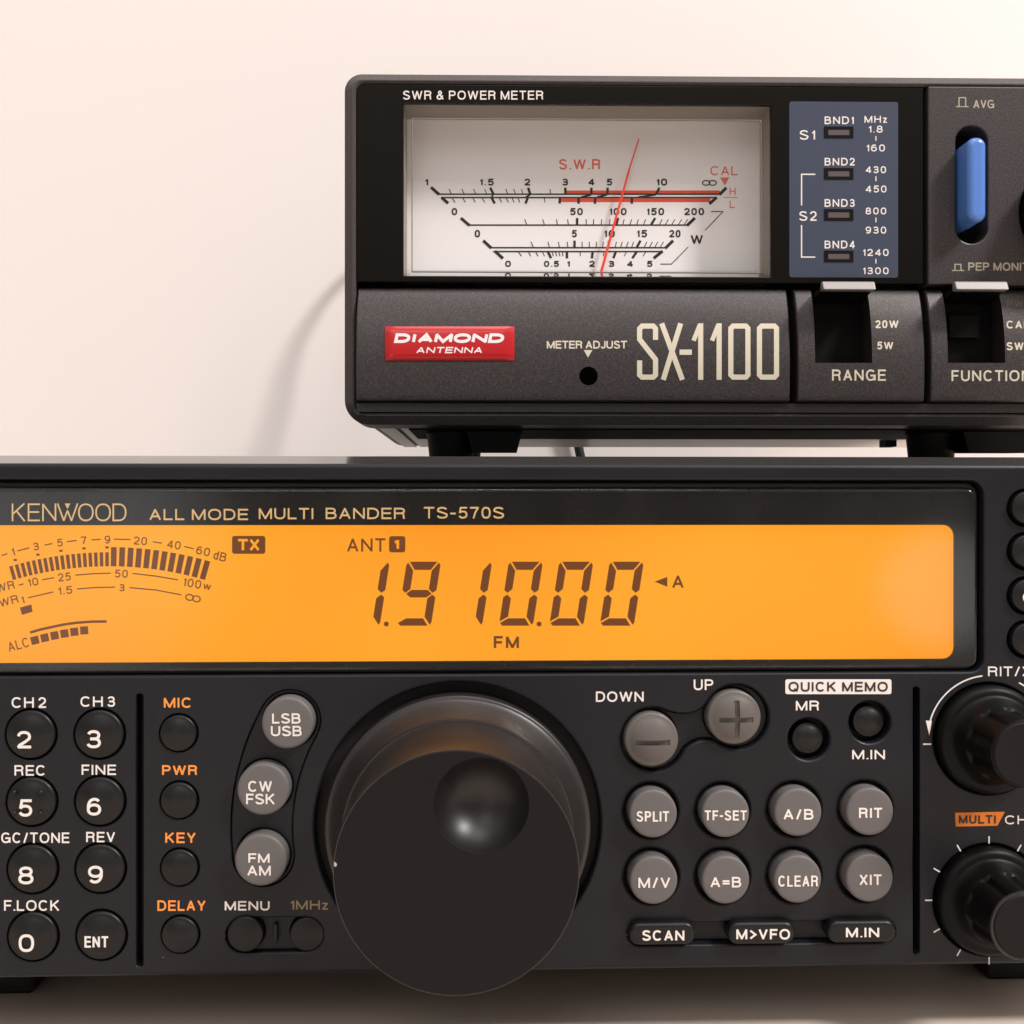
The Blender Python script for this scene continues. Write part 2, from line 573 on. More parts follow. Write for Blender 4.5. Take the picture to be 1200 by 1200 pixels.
class Ink:
    """Collects flat print in photograph pixels, fuses it into one sheet and lays it on a surface of a frame."""
    def __init__(s, frame, y=0.0, lift=.00003):
        s.fr, s.y, s.lift = frame, y, lift
        s.tri = []

    def poly(s, pts2, faces=None):
        for f in (faces or [tuple(range(len(pts2)))]):
            for k in range(1, len(f) - 1):
                t = [pts2[f[0]], pts2[f[k]], pts2[f[k + 1]]]
                a = area2(t)
                if abs(a) > 1e-3:
                    s.tri.append(t if a > 0 else t[::-1])

    def stroke(s, pts, w):
        if callable(s.y):
            q = [pts[0]]
            for a, b in zip(pts, pts[1:]):
                k = max(1, int(math.hypot(b[0] - a[0], b[1] - a[1]) / 4))
                q += [(a[0] + (b[0] - a[0]) * j / k, a[1] + (b[1] - a[1]) * j / k) for j in range(1, k + 1)]
            pts = q
        runs, cur = [], [pts[0]]
        for a, b, c in zip(pts, pts[1:], pts[2:]):          # a sharp turn ends one ribbon and starts the next
            cur.append(b)
            u, v = Vector(b) - Vector(a), Vector(c) - Vector(b)
            if u.length > 1e-4 and v.length > 1e-4 and u.angle(v) > R(105):
                runs.append((cur, True)); cur = [b]
        runs.append((cur + [pts[-1]], False))
        for k, (q, cut) in enumerate(runs):
            q = [Vector(p) for p in q]
            if cut:
                q[-1] = q[-1] + (q[-1] - q[-2]).normalized() * w * .22
            if k:
                q[0] = q[0] + (q[0] - q[1]).normalized() * w * .22
            V, F = ribbon(q, w)
            if V:
                s.poly([tuple(v) for v in V], F)

    def rect(s, x0, y0, x1, y1, r=0):
        s.poly(rrect(x0, y0, x1, y1, r, 5) if r else [(x0, y0), (x1, y0), (x1, y1), (x0, y1)])

    def disc(s, cx, cy, r, n=24):
        s.poly(circ(cx, cy, r, n))

    def text(s, t, x0, y0, x1, y1, w=1.8, slant=0, rot=0, track=.19, sp=.38):
        w *= 1.05
        H = y1 - y0
        hw = w / H
        adv = 0
        items = []
        for ch in t:
            if ch == ' ':
                adv += sp
                continue
            gw, st = G[ch]
            gw = gw + (0 if gw else hw * 1.0)
            items.append((adv, gw, st))
            adv += gw + track * (.8 if ch in '1.' else 1)
        adv -= track * (.8 if t[-1] in '1.' else 1)
        k = (x1 - x0) / (adv * H)           # horizontal fit
        cx, cy = (x0 + x1) / 2, (y0 + y1) / 2
        ca, sa = math.cos(R(rot)), math.sin(R(rot))
        for (a, gw, st) in items:
            X0 = x0 + a * H * k
            GW = max(gw * H * k, w)
            if gw == hw:
                X0 += (gw * H * k - w) / 2
                GW = w
            for line in st:
                pts = []
                for (u, v) in line:
                    x = X0 + w / 2 + u * (GW - w)
                    y = y1 - w / 2 - v * (H - w)
                    # strokes that are meant to run to the cap line end there
                    y = min(max(y, y0 + 0.02), y1 - 0.02)
                    x += slant * (y1 - y)
                    dx, dy = x - cx, y - cy
                    pts.append((cx + dx * ca + dy * sa, cy - dx * sa + dy * ca))
                for e0, e1 in ((0, 1), (-1, -2)):          # square caps on level arms
                    if abs(line[e0][1] - line[e1][1]) < 1e-6:
                        a_, b_ = Vector(pts[e0]), Vector(pts[e1])
                        pts[e0] = tuple(a_ + (a_ - b_).normalized() * (w / 2))
                s.stroke(pts, w)
        return s

    def build(s, name, m, parent):
        P = [Vector(p) for t in s.tri for p in t]
        F = [(3 * k, 3 * k + 1, 3 * k + 2) for k in range(len(s.tri))]
        out = delaunay_2d_cdt(P, [], F, 0, 2e-3)
        A = np.array([[tuple(p) for p in t] for t in s.tri])            # keep what some stroke covers
        keep = []
        for f in out[2]:
            c = sum((Vector(out[0][i]) for i in f), Vector((0, 0))) / len(f)
            ok = np.ones(len(A), bool)
            for k in range(3):
                a, b = A[:, k], A[:, (k + 1) % 3]
                ok &= (b[:, 0] - a[:, 0]) * (c.y - a[:, 1]) - (b[:, 1] - a[:, 1]) * (c.x - a[:, 0]) >= -1e-6
            if ok.any():
                keep.append(f)
        V = []
        for p in out[0]:
            q = s.fr.hit(p[0], p[1], s.y)
            V.append((q.x, q.y - s.lift, q.z))
        Fc = [f if area2([(V[i][0], V[i][2]) for i in f]) > 0 else f[::-1] for f in keep]
        return link(name, V, Fc, m, parent)


def write(name, t, box, w, m, parent, frame, y=0.0, **kw):
    i = Ink(frame, y)
    i.text(t, *box, w=w, **kw)
    return i.build(name, m, parent)


def empty(name, loc, yaw, label, cat):
    o = bpy.data.objects.new(name, None)
    o.empty_display_size = .02
    o.location = loc
    o.rotation_euler = (0, 0, yaw)
    o['label'] = label
    o['category'] = cat
    COL.objects.link(o)
    return o


# ================================================================== SETTING
ZDESK = -.0070
b = MB(); b.box(-1.3, 1.3, -.25, .515, -.04, ZDESK)
desk = b.build('desk_surface', M['desk']); desk['kind'] = 'structure'
b = MB(); b.box(-1.3, 1.3, .5155, .56, -.6, 1.5)
wall = b.build('wall', M['wall']); wall['kind'] = 'structure'

# ================================================================== RADIO
radio = empty('radio_transceiver', RAD.o, RAD.yaw,
              'black desktop radio transceiver with glowing orange display and large tuning knob', 'radio')
PX = .240 / FOC                         # metres per photograph pixel on the radio's front


def rp(px, py, y=0.0):
    return RAD.xz(px, py, y)


ZT, ZB = .1097, .0077
XL, XR = -.141, .137
ZCASE = .1121
holes, hbev = [], []


def hole(lp, bv=.0003):
    holes.append(lp); hbev.append(bv)


def rrp(x0, y0, x1, y1, r, y=0.0):
    a, c = rp(x0, y1, y), rp(x1, y0, y)
    return rrect(a[0], a[1], c[0], c[1], r * PX)


# display opening
dx0 = -.116
dxr, dzt = rp(1153, 562.5); _, dzb = rp(600, 790)
dxr = rp(1153, 700)[0]
dzt = rp(600, 562.5)[1]
hole(rrect(dx0, dzb, dxr, dzt, .0028), .0005)

# separator grooves
for (x0, y0, x1, y1) in ((159.3, 813, 167.6, 1133), (1070.3, 805, 1078, 1118)):
    hole(rrp(x0, y0, x1, y1, 3.5), .0003)

# buttons: (text lines or None, cx, cy, r, kind, front y)
KEY, SIDE, MODE, FUN, MEMO, MENU = [], [], [], [], [], []
for t, cx, cy, bx, w in (
        ('2', 33, 862, (19.8, 856.6, 36.6, 877), 3.2), ('3', 113.8, 861.7, (101.5, 855.6, 118.6, 876.8), 3.2),
        ('5', 34, 941, (21.5, 936.6, 37.8, 957), 3.2), ('6', 114.5, 940.7, (101.8, 934.9, 118.6, 955.7), 3.2),
        ('8', 35, 1020.6, (21.5, 1015.5, 39.3, 1036.3), 3.2), ('9', 115, 1020, (103.2, 1014.5, 120.6, 1035.3), 3.2),
        ('0', 35.5, 1100, (21.9, 1094.8, 40, 1115.6), 3.2), ('ENT', 116, 1099, (99, 1097, 126.8, 1110.5), 2.3)):
    KEY.append((t, cx, cy, bx, w))

PANEL_BUTTONS = []


def dome_prof(r, yb, ys, yf, dome):
    """cylinder wall from yb to ys, rounded shoulder, gently domed front reaching yf."""
    p = [(r, yb), (r, ys)]
    s = r * .13
    for i in range(1, 6):
        a = math.pi / 2 * i / 5
        p.append((r - s + s * math.cos(a), ys - s * .8 * math.sin(a)))
    y1 = p[-1][1]
    for i in range(1, 9):
        q = (r - s) * (1 - i / 8)
        p.append((max(q, 0.0), y1 - dome * (1 - (q / (r - s)) ** 2)))
    return p


def round_button(name, label, cx, cy, rpx, yf, m, dome=.0004, holepad=2.0, hb=.0003, make_hole=True, panel_y=0.0):
    x, z = rp(cx, cy, yf)
    r = rpx * PX * (1 - abs(yf) / .24)
    if make_hole:
        hole(circ(x, z, r + holepad * PX), hb)
    ys = yf + r * .13 * .8 + dome
    o = lathe(name, dome_prof(r, .0045, ys, yf, dome), x, z, m, radio, n=64, smooth=40)
    if label:
        o['label'] = label
    return o, x, z


# keypad ------------------------------------------------------------
for t, cx, cy, bx, w in KEY:
    o, x, z = round_button('keypad_button', 'black round keypad button marked ' + t, cx, cy, 28.0, -.0015, M['keycap'], dome=.0010)
    y = -.0015
    i = Ink(RAD, y - .00004); i.text(t, *bx, w=w)
    i.build('lettering', M['white'], o)
    if t == '5':
        mb = MB()
        for (qx, qy) in ((16, 929), (47, 929), (16, 953.5), (47, 953.5)):
            p = RAD.hit(qx, qy, y + .00015)
            rr = 3.0 * PX
            vs, fs = [], []
            for k in range(4):
                for a in range(12):
                    q = rr * math.cos(math.pi / 2 * k / 3.4)
                    vs.append((p.x + q * math.cos(a * math.pi / 6), p.y - .00028 * math.sin(math.pi / 2 * k / 3.4), p.z + q * math.sin(a * math.pi / 6)))
            for k in range(3):
                for a in range(12):
                    fs.append((k * 12 + a, k * 12 + (a + 1) % 12, (k + 1) * 12 + (a + 1) % 12, (k + 1) * 12 + a))
            fs.append(tuple(36 + a for a in range(12)))
            mb.add(vs, fs)
        fixn(mb.build('touch_dot', M['keycap'], o, 60))
for n_, cx, cy in (('MIC', 207.4, 860.4), ('PWR', 208, 939.6), ('KEY', 208.7, 1018.6), ('DELAY', 209.4, 1097.8)):
    round_button('push_button', 'small black round button under the orange word ' + n_, cx, cy, 21.0, -.0014, M['keycap'], dome=.0008, holepad=1.4)

# mode buttons on their kidney shaped inlay --------------------------------
mode = (('LSB', 'USB', 336.9, 847.4, (318.8, 835.8, 352.3, 848), (317.4, 850.5, 353.6, 862.8)),
        ('CW', 'FSK', 308.2, 925.3, (290.8, 915, 318.8, 928), (288.4, 930, 322.2, 942.7)),
        ('FM', 'AM', 305.4, 1008.3, (291, 999.8, 316, 1011.4), (289.7, 1014, 317.4, 1026.4)))
YM = -.0032
mxz = [rp(c[2], c[3], YM) for c in mode]
bend = []
for k in range(25):                     # quadratic curve through the three centres
    t = k / 24 * 2
    l0, l1, l2 = (t - 1) * (t - 2) / 2, -t * (t - 2), t * (t - 1) / 2
    bend.append((l0 * mxz[0][0] + l1 * mxz[1][0] + l2 * mxz[2][0], l0 * mxz[0][1] + l1 * mxz[1][1] + l2 * mxz[2][1]))
hole(capsule_path(bend, 36.0 * PX), .0002)
rm = 30.2 * PX * (1 - .0042 / .24)
plate('button_inlay', capsule_path(bend, 35.75 * PX), [circ(x, z, rm + 1.6 * PX) for x, z in mxz], .0004, .003, .0003, M['radio'], radio, hbevel=.0003)
for (a, b2, cx, cy, ba, bb) in mode:
    o, x, z = round_button('mode_button', 'grey round button marked ' + a + ' ' + b2, cx, cy, 30.2, YM, M['greykey'], dome=.00006, make_hole=False)
    i = Ink(RAD, YM - .00003); i.text(a, *ba, w=2.1, track=.14); i.text(b2, *bb, w=2.1, track=.14)
    i.build('lettering', M['white'], o)

# menu pair ---------------------------------------------------------
hole(rrp(264.5, 1074.6, 379.6, 1117, 21), .0005)
mxy = [rp(286.7, 1096, -.0012), rp(359.4, 1096, -.0012)]
plate('button_inlay', rrp(265.3, 1075.4, 378.8, 1116.2, 20.4), [circ(x, z, 21.2 * PX) for x, z in mxy], .0013, .002, .0002, M['radio'], radio)
round_button('push_button', 'small black round button under the word MENU', 286.7, 1096, 20.5, -.0012, M['keycap'], make_hole=False)
round_button('push_button', 'small black round button under the dim gold 1MHz', 359.4, 1096, 20.0, -.0002, M['keycap'], make_hole=False)
a = rp(319.5, 1106); c = rp(325, 1083)
plate('divider_rib', rrect(a[0], a[1], c[0], c[1], .0004), [], -.0002, .0016, .0003, M['radio'], radio)

# down / up pair ----------------------------------------------------
UPP = []
ca, cb = (766, 866.5), (863.5, 840)
for k in range(31):                     # around the minus button
    t = R(62 + (330 - 62) * k / 30)
    UPP.append((ca[0] + 37 * math.cos(t), ca[1] - 37 * math.sin(t)))
UPP += [(803, 877.5), (811, 871.5), (820, 867.5), (830, 867)]
for k in range(31):
    t = R(228 + (515 - 228) * k / 30)
    UPP.append((cb[0] + 37.5 * math.cos(t), cb[1] - 37.5 * math.sin(t)))
UPP += [(823, 830.5), (815, 834.5), (805, 836.5), (795, 836.3)]
hole(ccw([rp(*p) for p in UPP]), .0007)
YU = -.0030
uxz = [rp(764.9, 868.4, YU), rp(862.4, 842.3, YU)]
ru = 32.2 * PX * (1 - .003 / .24)
plate('button_inlay', offset(ccw([rp(*p) for p in UPP]), .00012), [circ(x, z, ru + 1.6 * PX) for x, z in uxz], .0016, .002, .0002, M['radio'], radio)
for k, (cx, cy, word) in enumerate(((764.9, 868.4, 'minus'), (862.4, 842.3, 'plus'))):
    x, z = uxz[k]
    prof = dome_prof(ru, .0045, YU + .0020, YU, .0013)
    o = lathe('step_button', prof, x, z, M['greydome'], radio, n=72, smooth=40)
    o['label'] = 'grey domed button with an engraved %s sign' % word
    cut = MB()
    if word == 'minus':
        p0 = RAD.hit(745.6, 871.4, YU); p1 = RAD.hit(786.3, 871.4, YU)
        cut.box(p0.x, p1.x, -.01, YU + .0012, p0.z - .00052, p0.z + .00052)
        cs = [cut.build('cutter', M['radio_dark'])]
    else:
        p0 = RAD.hit(844, 844.6, YU); p1 = RAD.hit(884.3, 844.6, YU)
        q0 = RAD.hit(864.6, 821.8, YU); q1 = RAD.hit(864.6, 865.3, YU)
        h = .00052
        V2 = [(p0.x, p0.z - h), (q0.x - h, p0.z - h), (q0.x - h, q1.z), (q0.x + h, q1.z), (q0.x + h, p0.z - h), (p1.x, p0.z - h),
              (p1.x, p0.z + h), (q0.x + h, p0.z + h), (q0.x + h, q0.z), (q0.x - h, q0.z), (q0.x - h, p0.z + h), (p0.x, p0.z + h)]
        n = len(V2)
        cut.add([(v[0], -.01, v[1]) for v in V2] + [(v[0], YU + .0012, v[1]) for v in V2],
                [tuple(range(n)), tuple(range(2 * n - 1, n - 1, -1))] + [(i, i + n, (i + 1) % n + n, (i + 1) % n) for i in range(n)])
        cs = [fixn(cut.build('cutter', M['radio_dark']))]
    boolean(o, cs)

# quick memo ---------------------------------------------------------
for n_, cx, cy in (('MR', 947.8, 866), ('M.IN', 1019.3, 846.2)):
    round_button('push_button', 'small black sunken button by the word ' + n_, cx, cy, 18.6, .0002, M['keycap'], dome=.0008, holepad=6.2, hb=.0007)

# eight grey function buttons -----------------------------------------
YF = -.0030
fun = (('SPLIT', 765.6, 954, (746, 950.5, 784, 963), 2.1), ('TF-SET', 850.5, 953.6, (825.8, 949.6, 875, 961.5), 2.0),
       ('A/B', 935.5, 952.3, (918, 948, 953.3, 960.6), 2.2), ('RIT', 1019.9, 951.4, (1006.5, 946.5, 1033.6, 958.8), 2.2),
       ('M/V', 766.2, 1032, (748, 1028, 785.5, 1040.8), 2.1), ('A=B', 850.7, 1031.6, (832.4, 1027.5, 868.5, 1040), 2.1),
       ('CLEAR', 935.3, 1030.7, (912, 1026, 958.7, 1039), 2.0), ('XIT', 1019.5, 1029.4, (1007, 1024.6, 1033, 1037.3), 2.1))
for t, cx, cy, bx, w in fun:
    o, x, z = round_button('function_button', 'grey round button marked ' + t, cx, cy, 28.4, YF, M['greykey'], dome=.0001, holepad=4.4, hb=.0006)
    i = Ink(RAD, YF - .00003); i.text(t, *bx, w=w, track=.2)
    i.build('lettering', M['white'], o)

# bottom bar of three pill buttons -------------------------------------
hole(rrp(736, 1078.3, 1049, 1108, 14), .0006)
YP = -.0022
pills = (('SCAN', (736.4, 1079.6, 814, 1108.6), (752.6, 1090, 802, 1102.5)), ('M>VFO', (852, 1078.8, 930.5, 1107.6), (862.8, 1088.6, 925.8, 1101)),
         ('M.IN', (968.5, 1077.2, 1048.3, 1106), (991.3, 1086.7, 1030.3, 1098.7)))
plate('button_trough', rrp(737, 1079.3, 1048, 1107, 13.4), [], .0022, .0015, .0002, M['radio'], radio)
for t, bx, tb in pills:
    a = rp(bx[0], bx[3] - 2, YP * .5); c = rp(bx[2], bx[1] - .5, YP * .5)
    o = plate('pill_button', rrect(a[0], a[1], c[0], c[1], (c[1] - a[1]) * .46, 8), [], YP, .006, .0009, M['keycap'], radio, segs=5)
    o['label'] = 'black pill shaped button marked ' + t
    i = Ink(RAD, YP - .00003); i.text(t, *tb, w=2.2)
    i.build('lettering', M['white'], o)

# column of round buttons at the right edge ----------------------------
for k, cy in enumerate((595, 646, 698.5, 750)):
    o, x, z = round_button('push_button', None, 1206.5, cy, 19.5, -.0016, M['keycap'], dome=.0005, holepad=3.0)
    if k == 2:
        i = Ink(RAD, -.00165); i.disc(1205.5, 700, 7)
        i.build('lettering', M['white'], o)
        o['label'] = 'black round button with a white dot'

# tuning knob -------------------------------------------------------------
kx, kz = rp(537, 967, 0)
hole(circ(kx, kz, 167 * PX, 128), .0006)
SK = [(.0264, .0036), (.0264, -.0022)]
for k in range(1, 6):
    a = math.pi / 2 * k / 5
    SK.append((.0264 - .0006 * (1 - math.cos(a)), -.0022 - .0006 * math.sin(a)))
for k in range(1, 13):                  # hollow sweep up to the grip
    t = k / 12
    SK.append((.0258 - .0033 * t, -.0028 - .0052 * t ** 1.35))
knob = lathe('tuning_knob', SK + [(.0225, -.0084), (.0221, -.0085)], kx, kz, M['knobskirt'], radio, n=160, smooth=30)
GP = [(.0221, -.0080), (.02215, -.0090), (.0219, -.0200), (.0216, -.0300)]
lathe('grip', GP[:-1] + [(.02141, -.03165), (.0208, -.0317), (.0208, -.0310)], kx, kz, M['knobside'], knob, n=160, smooth=50, cap0=False, cap1=False)
YK = -.0318
fx, fz = rp(535, 1023, YK)
rk = 143.5 * PX * (1 - .0318 / .24)
px_, pz_ = rp(564, 943.6, YK)
rd = 55.6 * PX * (1 - .0318 / .24)
plate('knob_face', circ(kx, kz, rk, 160), [circ(px_, pz_, rd, 96)], YK, .0022, .00025, M['knob'], knob, hbevel=.00012)
dep = .0058
RS = (rd * rd + dep * dep) / (2 * dep)
a1 = math.asin(rd / RS)
DP = [(rd, YK + .0001)] + [(RS * math.sin(a1 * (1 - k / 20)), YK + .0001 + RS * math.cos(a1 * (1 - k / 20)) - (RS - dep)) for k in range(1, 21)]
d_ = lathe('finger_dimple', DP, px_, pz_, M['dimple'], knob, n=96, smooth=60, cap0=False)
for (qx, qy, s) in ((393.3, 1012.5, .62),):       # chips in the knob's rim
    p = RAD.hit(qx, qy, YK)
    v = Vector((p.x - kx, 0, p.z - kz)).normalized()
    t = Vector((-v.z, 0, v.x))
    base = Vector((kx, YK - .00003, kz)) + v * (rk - .0006 * s)
    pts = [base + t * .0008 * s, base + v * .0005 * s + t * .0005 * s, base + v * .0006 * s - t * .0006 * s, base - t * .0003 * s, base - v * .0003 * s + t * .0001 * s]
    n = len(pts)
    mb = MB()
    mb.add([tuple(q) for q in pts] + [tuple(q + Vector((0, .0006, 0))) for q in pts], [tuple(range(n)), tuple(range(2 * n - 1, n - 1, -1))] + [(i, i + n, (i + 1) % n + n, (i + 1) % n) for i in range(n)])
    fixn(mb.build('rim_chip', M['chip'], knob))

# two rotary knobs at the right -------------------------------------------
for cy, word in ((866, 'RIT/XIT'), (1055, 'MULTI')):
    x, z = rp(1160, cy, -.0005)
    hole(circ(x, z, .0114, 72), .0004)
    P = [(.0110, .0035), (.0110, -.0012)]
    for k in range(1, 7):
        a = math.pi / 2 * k / 6
        P.append((.0110 - .0016 * (1 - math.cos(a)), -.0012 - .0016 * math.sin(a)))
    for k in range(1, 9):
        t = k / 8
        P.append((.0094 - .0020 * t, -.0028 - .0035 * t ** 2))
    nb = len(P)
    P += [(.0072, -.0066), (.0070, -.0100), (.0067, -.0146), (.0064, -.0153), (.0060, -.0155)]
    o = lathe('rotary_knob', P, x, z, M['smallknob'], radio, n=144, smooth=40, flute=(nb, nb + 2, 9, .09))
    o['label'] = 'black fluted rotary knob below the word RIT/XIT' if cy < 900 else 'black fluted rotary knob below the orange MULTI tag'
    lathe('knob_cap', [(.0061, -.0150), (.0061, -.0157), (.0058, -.0160), (.0052, -.01595), (0, -.01585)], x, z, M['knob'], o, n=72, smooth=40)
    if cy > 900:
        lathe('trim_ring', [(.0064, -.0151), (.00665, -.0154), (.0065, -.0158), (.0062, -.0157)], x, z, M['knobskirt'], o, n=72, smooth=60)

# front panel, floor behind the holes, case, feet -----------------------------
panel = plate('front_panel', rrect(XL, ZB, XR, ZT, .0035), holes, 0, .004, .0009, M['radio'], radio, segs=5, hbevel=hbev)
b = MB()
b.box(XL + .0012, XR - .0012, .0041, .0060, ZB + .0008, ZT - .0006)
b.build('panel_backing', M['radio_dark'], radio)
b = MB()                                # the sleeve's front edge slopes up gently to its flat top
sec = [(.0046, ZT - .0004), (.0062, ZT + .0002), (.0180, ZCASE - .00015), (.0200, ZCASE), (.238, ZCASE), (.238, ZB + .0012), (.0061, ZB + .0012), (.0061, ZT - .0006)]
n = len(sec)
b.add([(x, y, z) for x in (XL + .0008, XR - .0008) for y, z in sec], [tuple(range(n)), tuple(range(2 * n - 1, n - 1, -1))] + [(k, k + n, (k + 1) % n + n, (k + 1) % n) for k in range(n)])
fixn(b.build('case', M['case'], radio))
for fx0, fx1 in ((-.127, rp(41, 1155, .030)[0]), (rp(1150, 1140, .032)[0], .124)):
    zb = ZB + .0012
    o = plate('foot', rrect(fx0, ZDESK, fx1, zb, (.0012, .0012, 0.0002, .0002)), [], .029, .022, .0008, M['rubber'], radio)

# panel lettering --------------------------------------------------------------
for t, bx, m, w in (
        ('CH 2', (13.7, 817, 54, 829.6), 'white', 1.9), ('CH 3', (94.3, 816, 135, 828.3), 'white', 1.9),
        ('REC', (17, 896.6, 53.6, 909), 'white', 1.9), ('FINE', (95.7, 896, 136, 908.2), 'white', 1.9),
        ('AGC/TONE', (-11, 975.5, 81.3, 988), 'white', 1.9), ('REV', (101, 974.8, 135, 987), 'white', 1.9),
        ('F.LOCK', (4.8, 1054.8, 69.7, 1067.4), 'white', 1.9),
        ('MIC', (192, 817.3, 224.8, 829.6), 'orange', 2.1), ('PWR', (190, 896.6, 231.3, 908.5), 'orange', 2.1),
        ('KEY', (193.7, 975.5, 229.6, 988), 'orange', 2.1), ('DELAY', (184.5, 1055, 241.2, 1067.4), 'orange', 2.1),
        ('MENU', (263.4, 1055.8, 316, 1067), 'white', 1.9), ('1MHz', (340, 1054.8, 384.4, 1066), 'dimgold', 1.7),
        ('DOWN', (698.3, 810.3, 754.3, 822.5), 'white', 1.9), ('UP', (812.9, 796, 835.8, 808.8), 'white', 1.9),
        ('MR', (932.6, 821, 960, 832.8), 'white', 1.9), ('M.IN', (998.6, 878.5, 1037, 890), 'white', 1.9),
        ('RIT/XIT', (1157.8, 781, 1226, 792.6), 'white', 1.7), ('CH', (1177.7, 955.5, 1204, 966), 'white', 1.5)):
    sp = .2 if t.startswith('CH ') else .42
    write('lettering', t, bx, w, M[m], panel, RAD, sp=sp)
i = Ink(RAD); i.rect(920.3, 796, 1044.6, 813.4, 2.5); tag_ = i.build('label_block', M['white'], panel)
i = Ink(RAD, -.00006); i.text('QUICK MEMO', 924, 798.9, 1040.4, 810.6, w=2.1); i.build('lettering', M['dark'], panel)
i = Ink(RAD); i.poly([(1119.3, 952.4), (1177.6, 951.2), (1168.8, 967.6), (1120, 968.6)]); i.build('label_block', M['dorange'], panel)
i = Ink(RAD, -.00006); i.text('MULTI', 1123.5, 955, 1167, 965.3, w=2.0); i.build('lettering', M['dark'], panel)
i = Ink(RAD)
cx, cy, rr = 1160, 864, 72.5
i.stroke([(cx + rr * math.cos(R(97 + 72 * k / 24)), cy - rr * math.sin(R(97 + 72 * k / 24))) for k in range(25)], 1.7)
i.poly([(1084.8, 844.3), (1092, 844.8), (1089, 861.8)])
i.stroke([(cx + rr * math.cos(R(62 - 60 * k / 24)), cy - rr * math.sin(R(62 - 60 * k / 24))) for k in range(25)], 1.7)
i.stroke([(1081.8, 872), (1091.2, 872)], 1.7)
i.build('scale_mark', M['white'], panel)
i = Ink(RAD)
for k in range(0, 12):
    a = R(k * 30)
    if k in (11,):
        continue
    i.stroke([(1159 + 66.5 * math.cos(a), 1055 - 66.5 * math.sin(a)), (1159 + 75 * math.cos(a), 1055 - 75 * math.sin(a))], 1.6)
i.build('scale_mark', M['white'], panel)

# display ----------------------------------------------------------------------
sl = rrect(dx0 + .0008, dzb + .0007, dxr - .0010, dzt - .0016, .0022)
plate('window_bezel', rrect(dx0 + .0004, dzb + .0003, dxr - .0004, dzt - .0004, .0026), [offset(ccw(sl), -.00003)], .0021, .0018, .0003, M['radio_dark'], radio)
plate('display_window', sl, [], .0002, .0012, .0008, M['lens'], radio, segs=5)
YS = .0030                                # screen plane
a = rp(1118.5, 692, .0018)
lz1 = rp(600, 615.3, .0018)[1]; lz0 = rp(600, 774.5, .0018)[1]
lx0 = dx0 + .008
plate('window_mask', offset(ccw(sl), .00002), [rrect(lx0, lz0, a[0], lz1, (.0023, .0023, .0023, .0023))], .0018, .0006, 0, M['mask'], radio)
b = MB()
b.box(lx0 - .001, a[0] + .001, YS, YS + .0006, lz0 - .001, lz1 + .001)
screen = b.build('display_screen', M['lcd'], radio)
# name line on the mask
YW = .0018
for t, bx, w, kw in (
        ('ALL MODE', (175, 596.3, 290.8, 609.5), 1.9, {}), ('MULTI', (303.3, 595.2, 367.3, 608.5), 1.9, {}),
        ('BANDER', (381.7, 595, 475, 608.3), 1.9, {}), ('TS-570S', (496.7, 594, 590.7, 607.7), 1.9, {})):
    write('lettering', t, bx, w, M['gold'], radio.children[-2], RAD, YW, **kw)
maskob = radio.children[-2]
i = Ink(RAD, YW)
i.text('KEN', 13.8, 590, 66, 610.8, w=1.8, track=.14)
i.stroke([(67.5, 590), (74.8, 610), (79.2, 598.5), (83.8, 610), (91, 590)], 1.8)
i.poly([(75.8, 590), (82.6, 590), (79.2, 596.5)])
i.text('OOD', 91.5, 590, 148.3, 610.8, w=1.8, track=.10)
i.build('lettering', M['gold'], maskob)


def scr(m='seg'):
    return Ink(RAD, YS, .00005)


i = scr(); i.rect(272, 628, 311, 649, 3); i.build('lit_tag', M['seg'], screen)
i = Ink(RAD, YS - .00012); i.text('TX', 279, 631.5, 304.5, 645.5, w=2.8, track=.12); i.build('lettering', M['lcd'], screen)
i = scr(); i.text('ANT', 406.7, 630.7, 451.7, 646.7, w=2.3, track=.2); i.build('lettering', M['seg'], screen)
i = scr(); i.rect(456, 628.3, 475, 647.3, 3); i.build('lit_tag', M['seg'], screen)
i = Ink(RAD, YS - .00012); i.text('1', 461, 631.5, 468, 644, w=3); i.build('lettering', M['lcd'], screen)
i = scr(); i.text('FM', 578.6, 745.3, 608.2, 760, w=2.8, track=.24); i.build('lettering', M['seg'], screen)
i = scr(); i.text('A', 787.5, 674, 801.3, 689.3, w=2.5); i.build('lettering', M['seg'], screen)
i = scr(); i.poly([(767.2, 681.6), (781.9, 676), (781.9, 687.6)]); i.build('pointer_mark', M['seg'], screen)

SLANT, DH, DW, TH = .157, 75.0, 40.0, 9.6


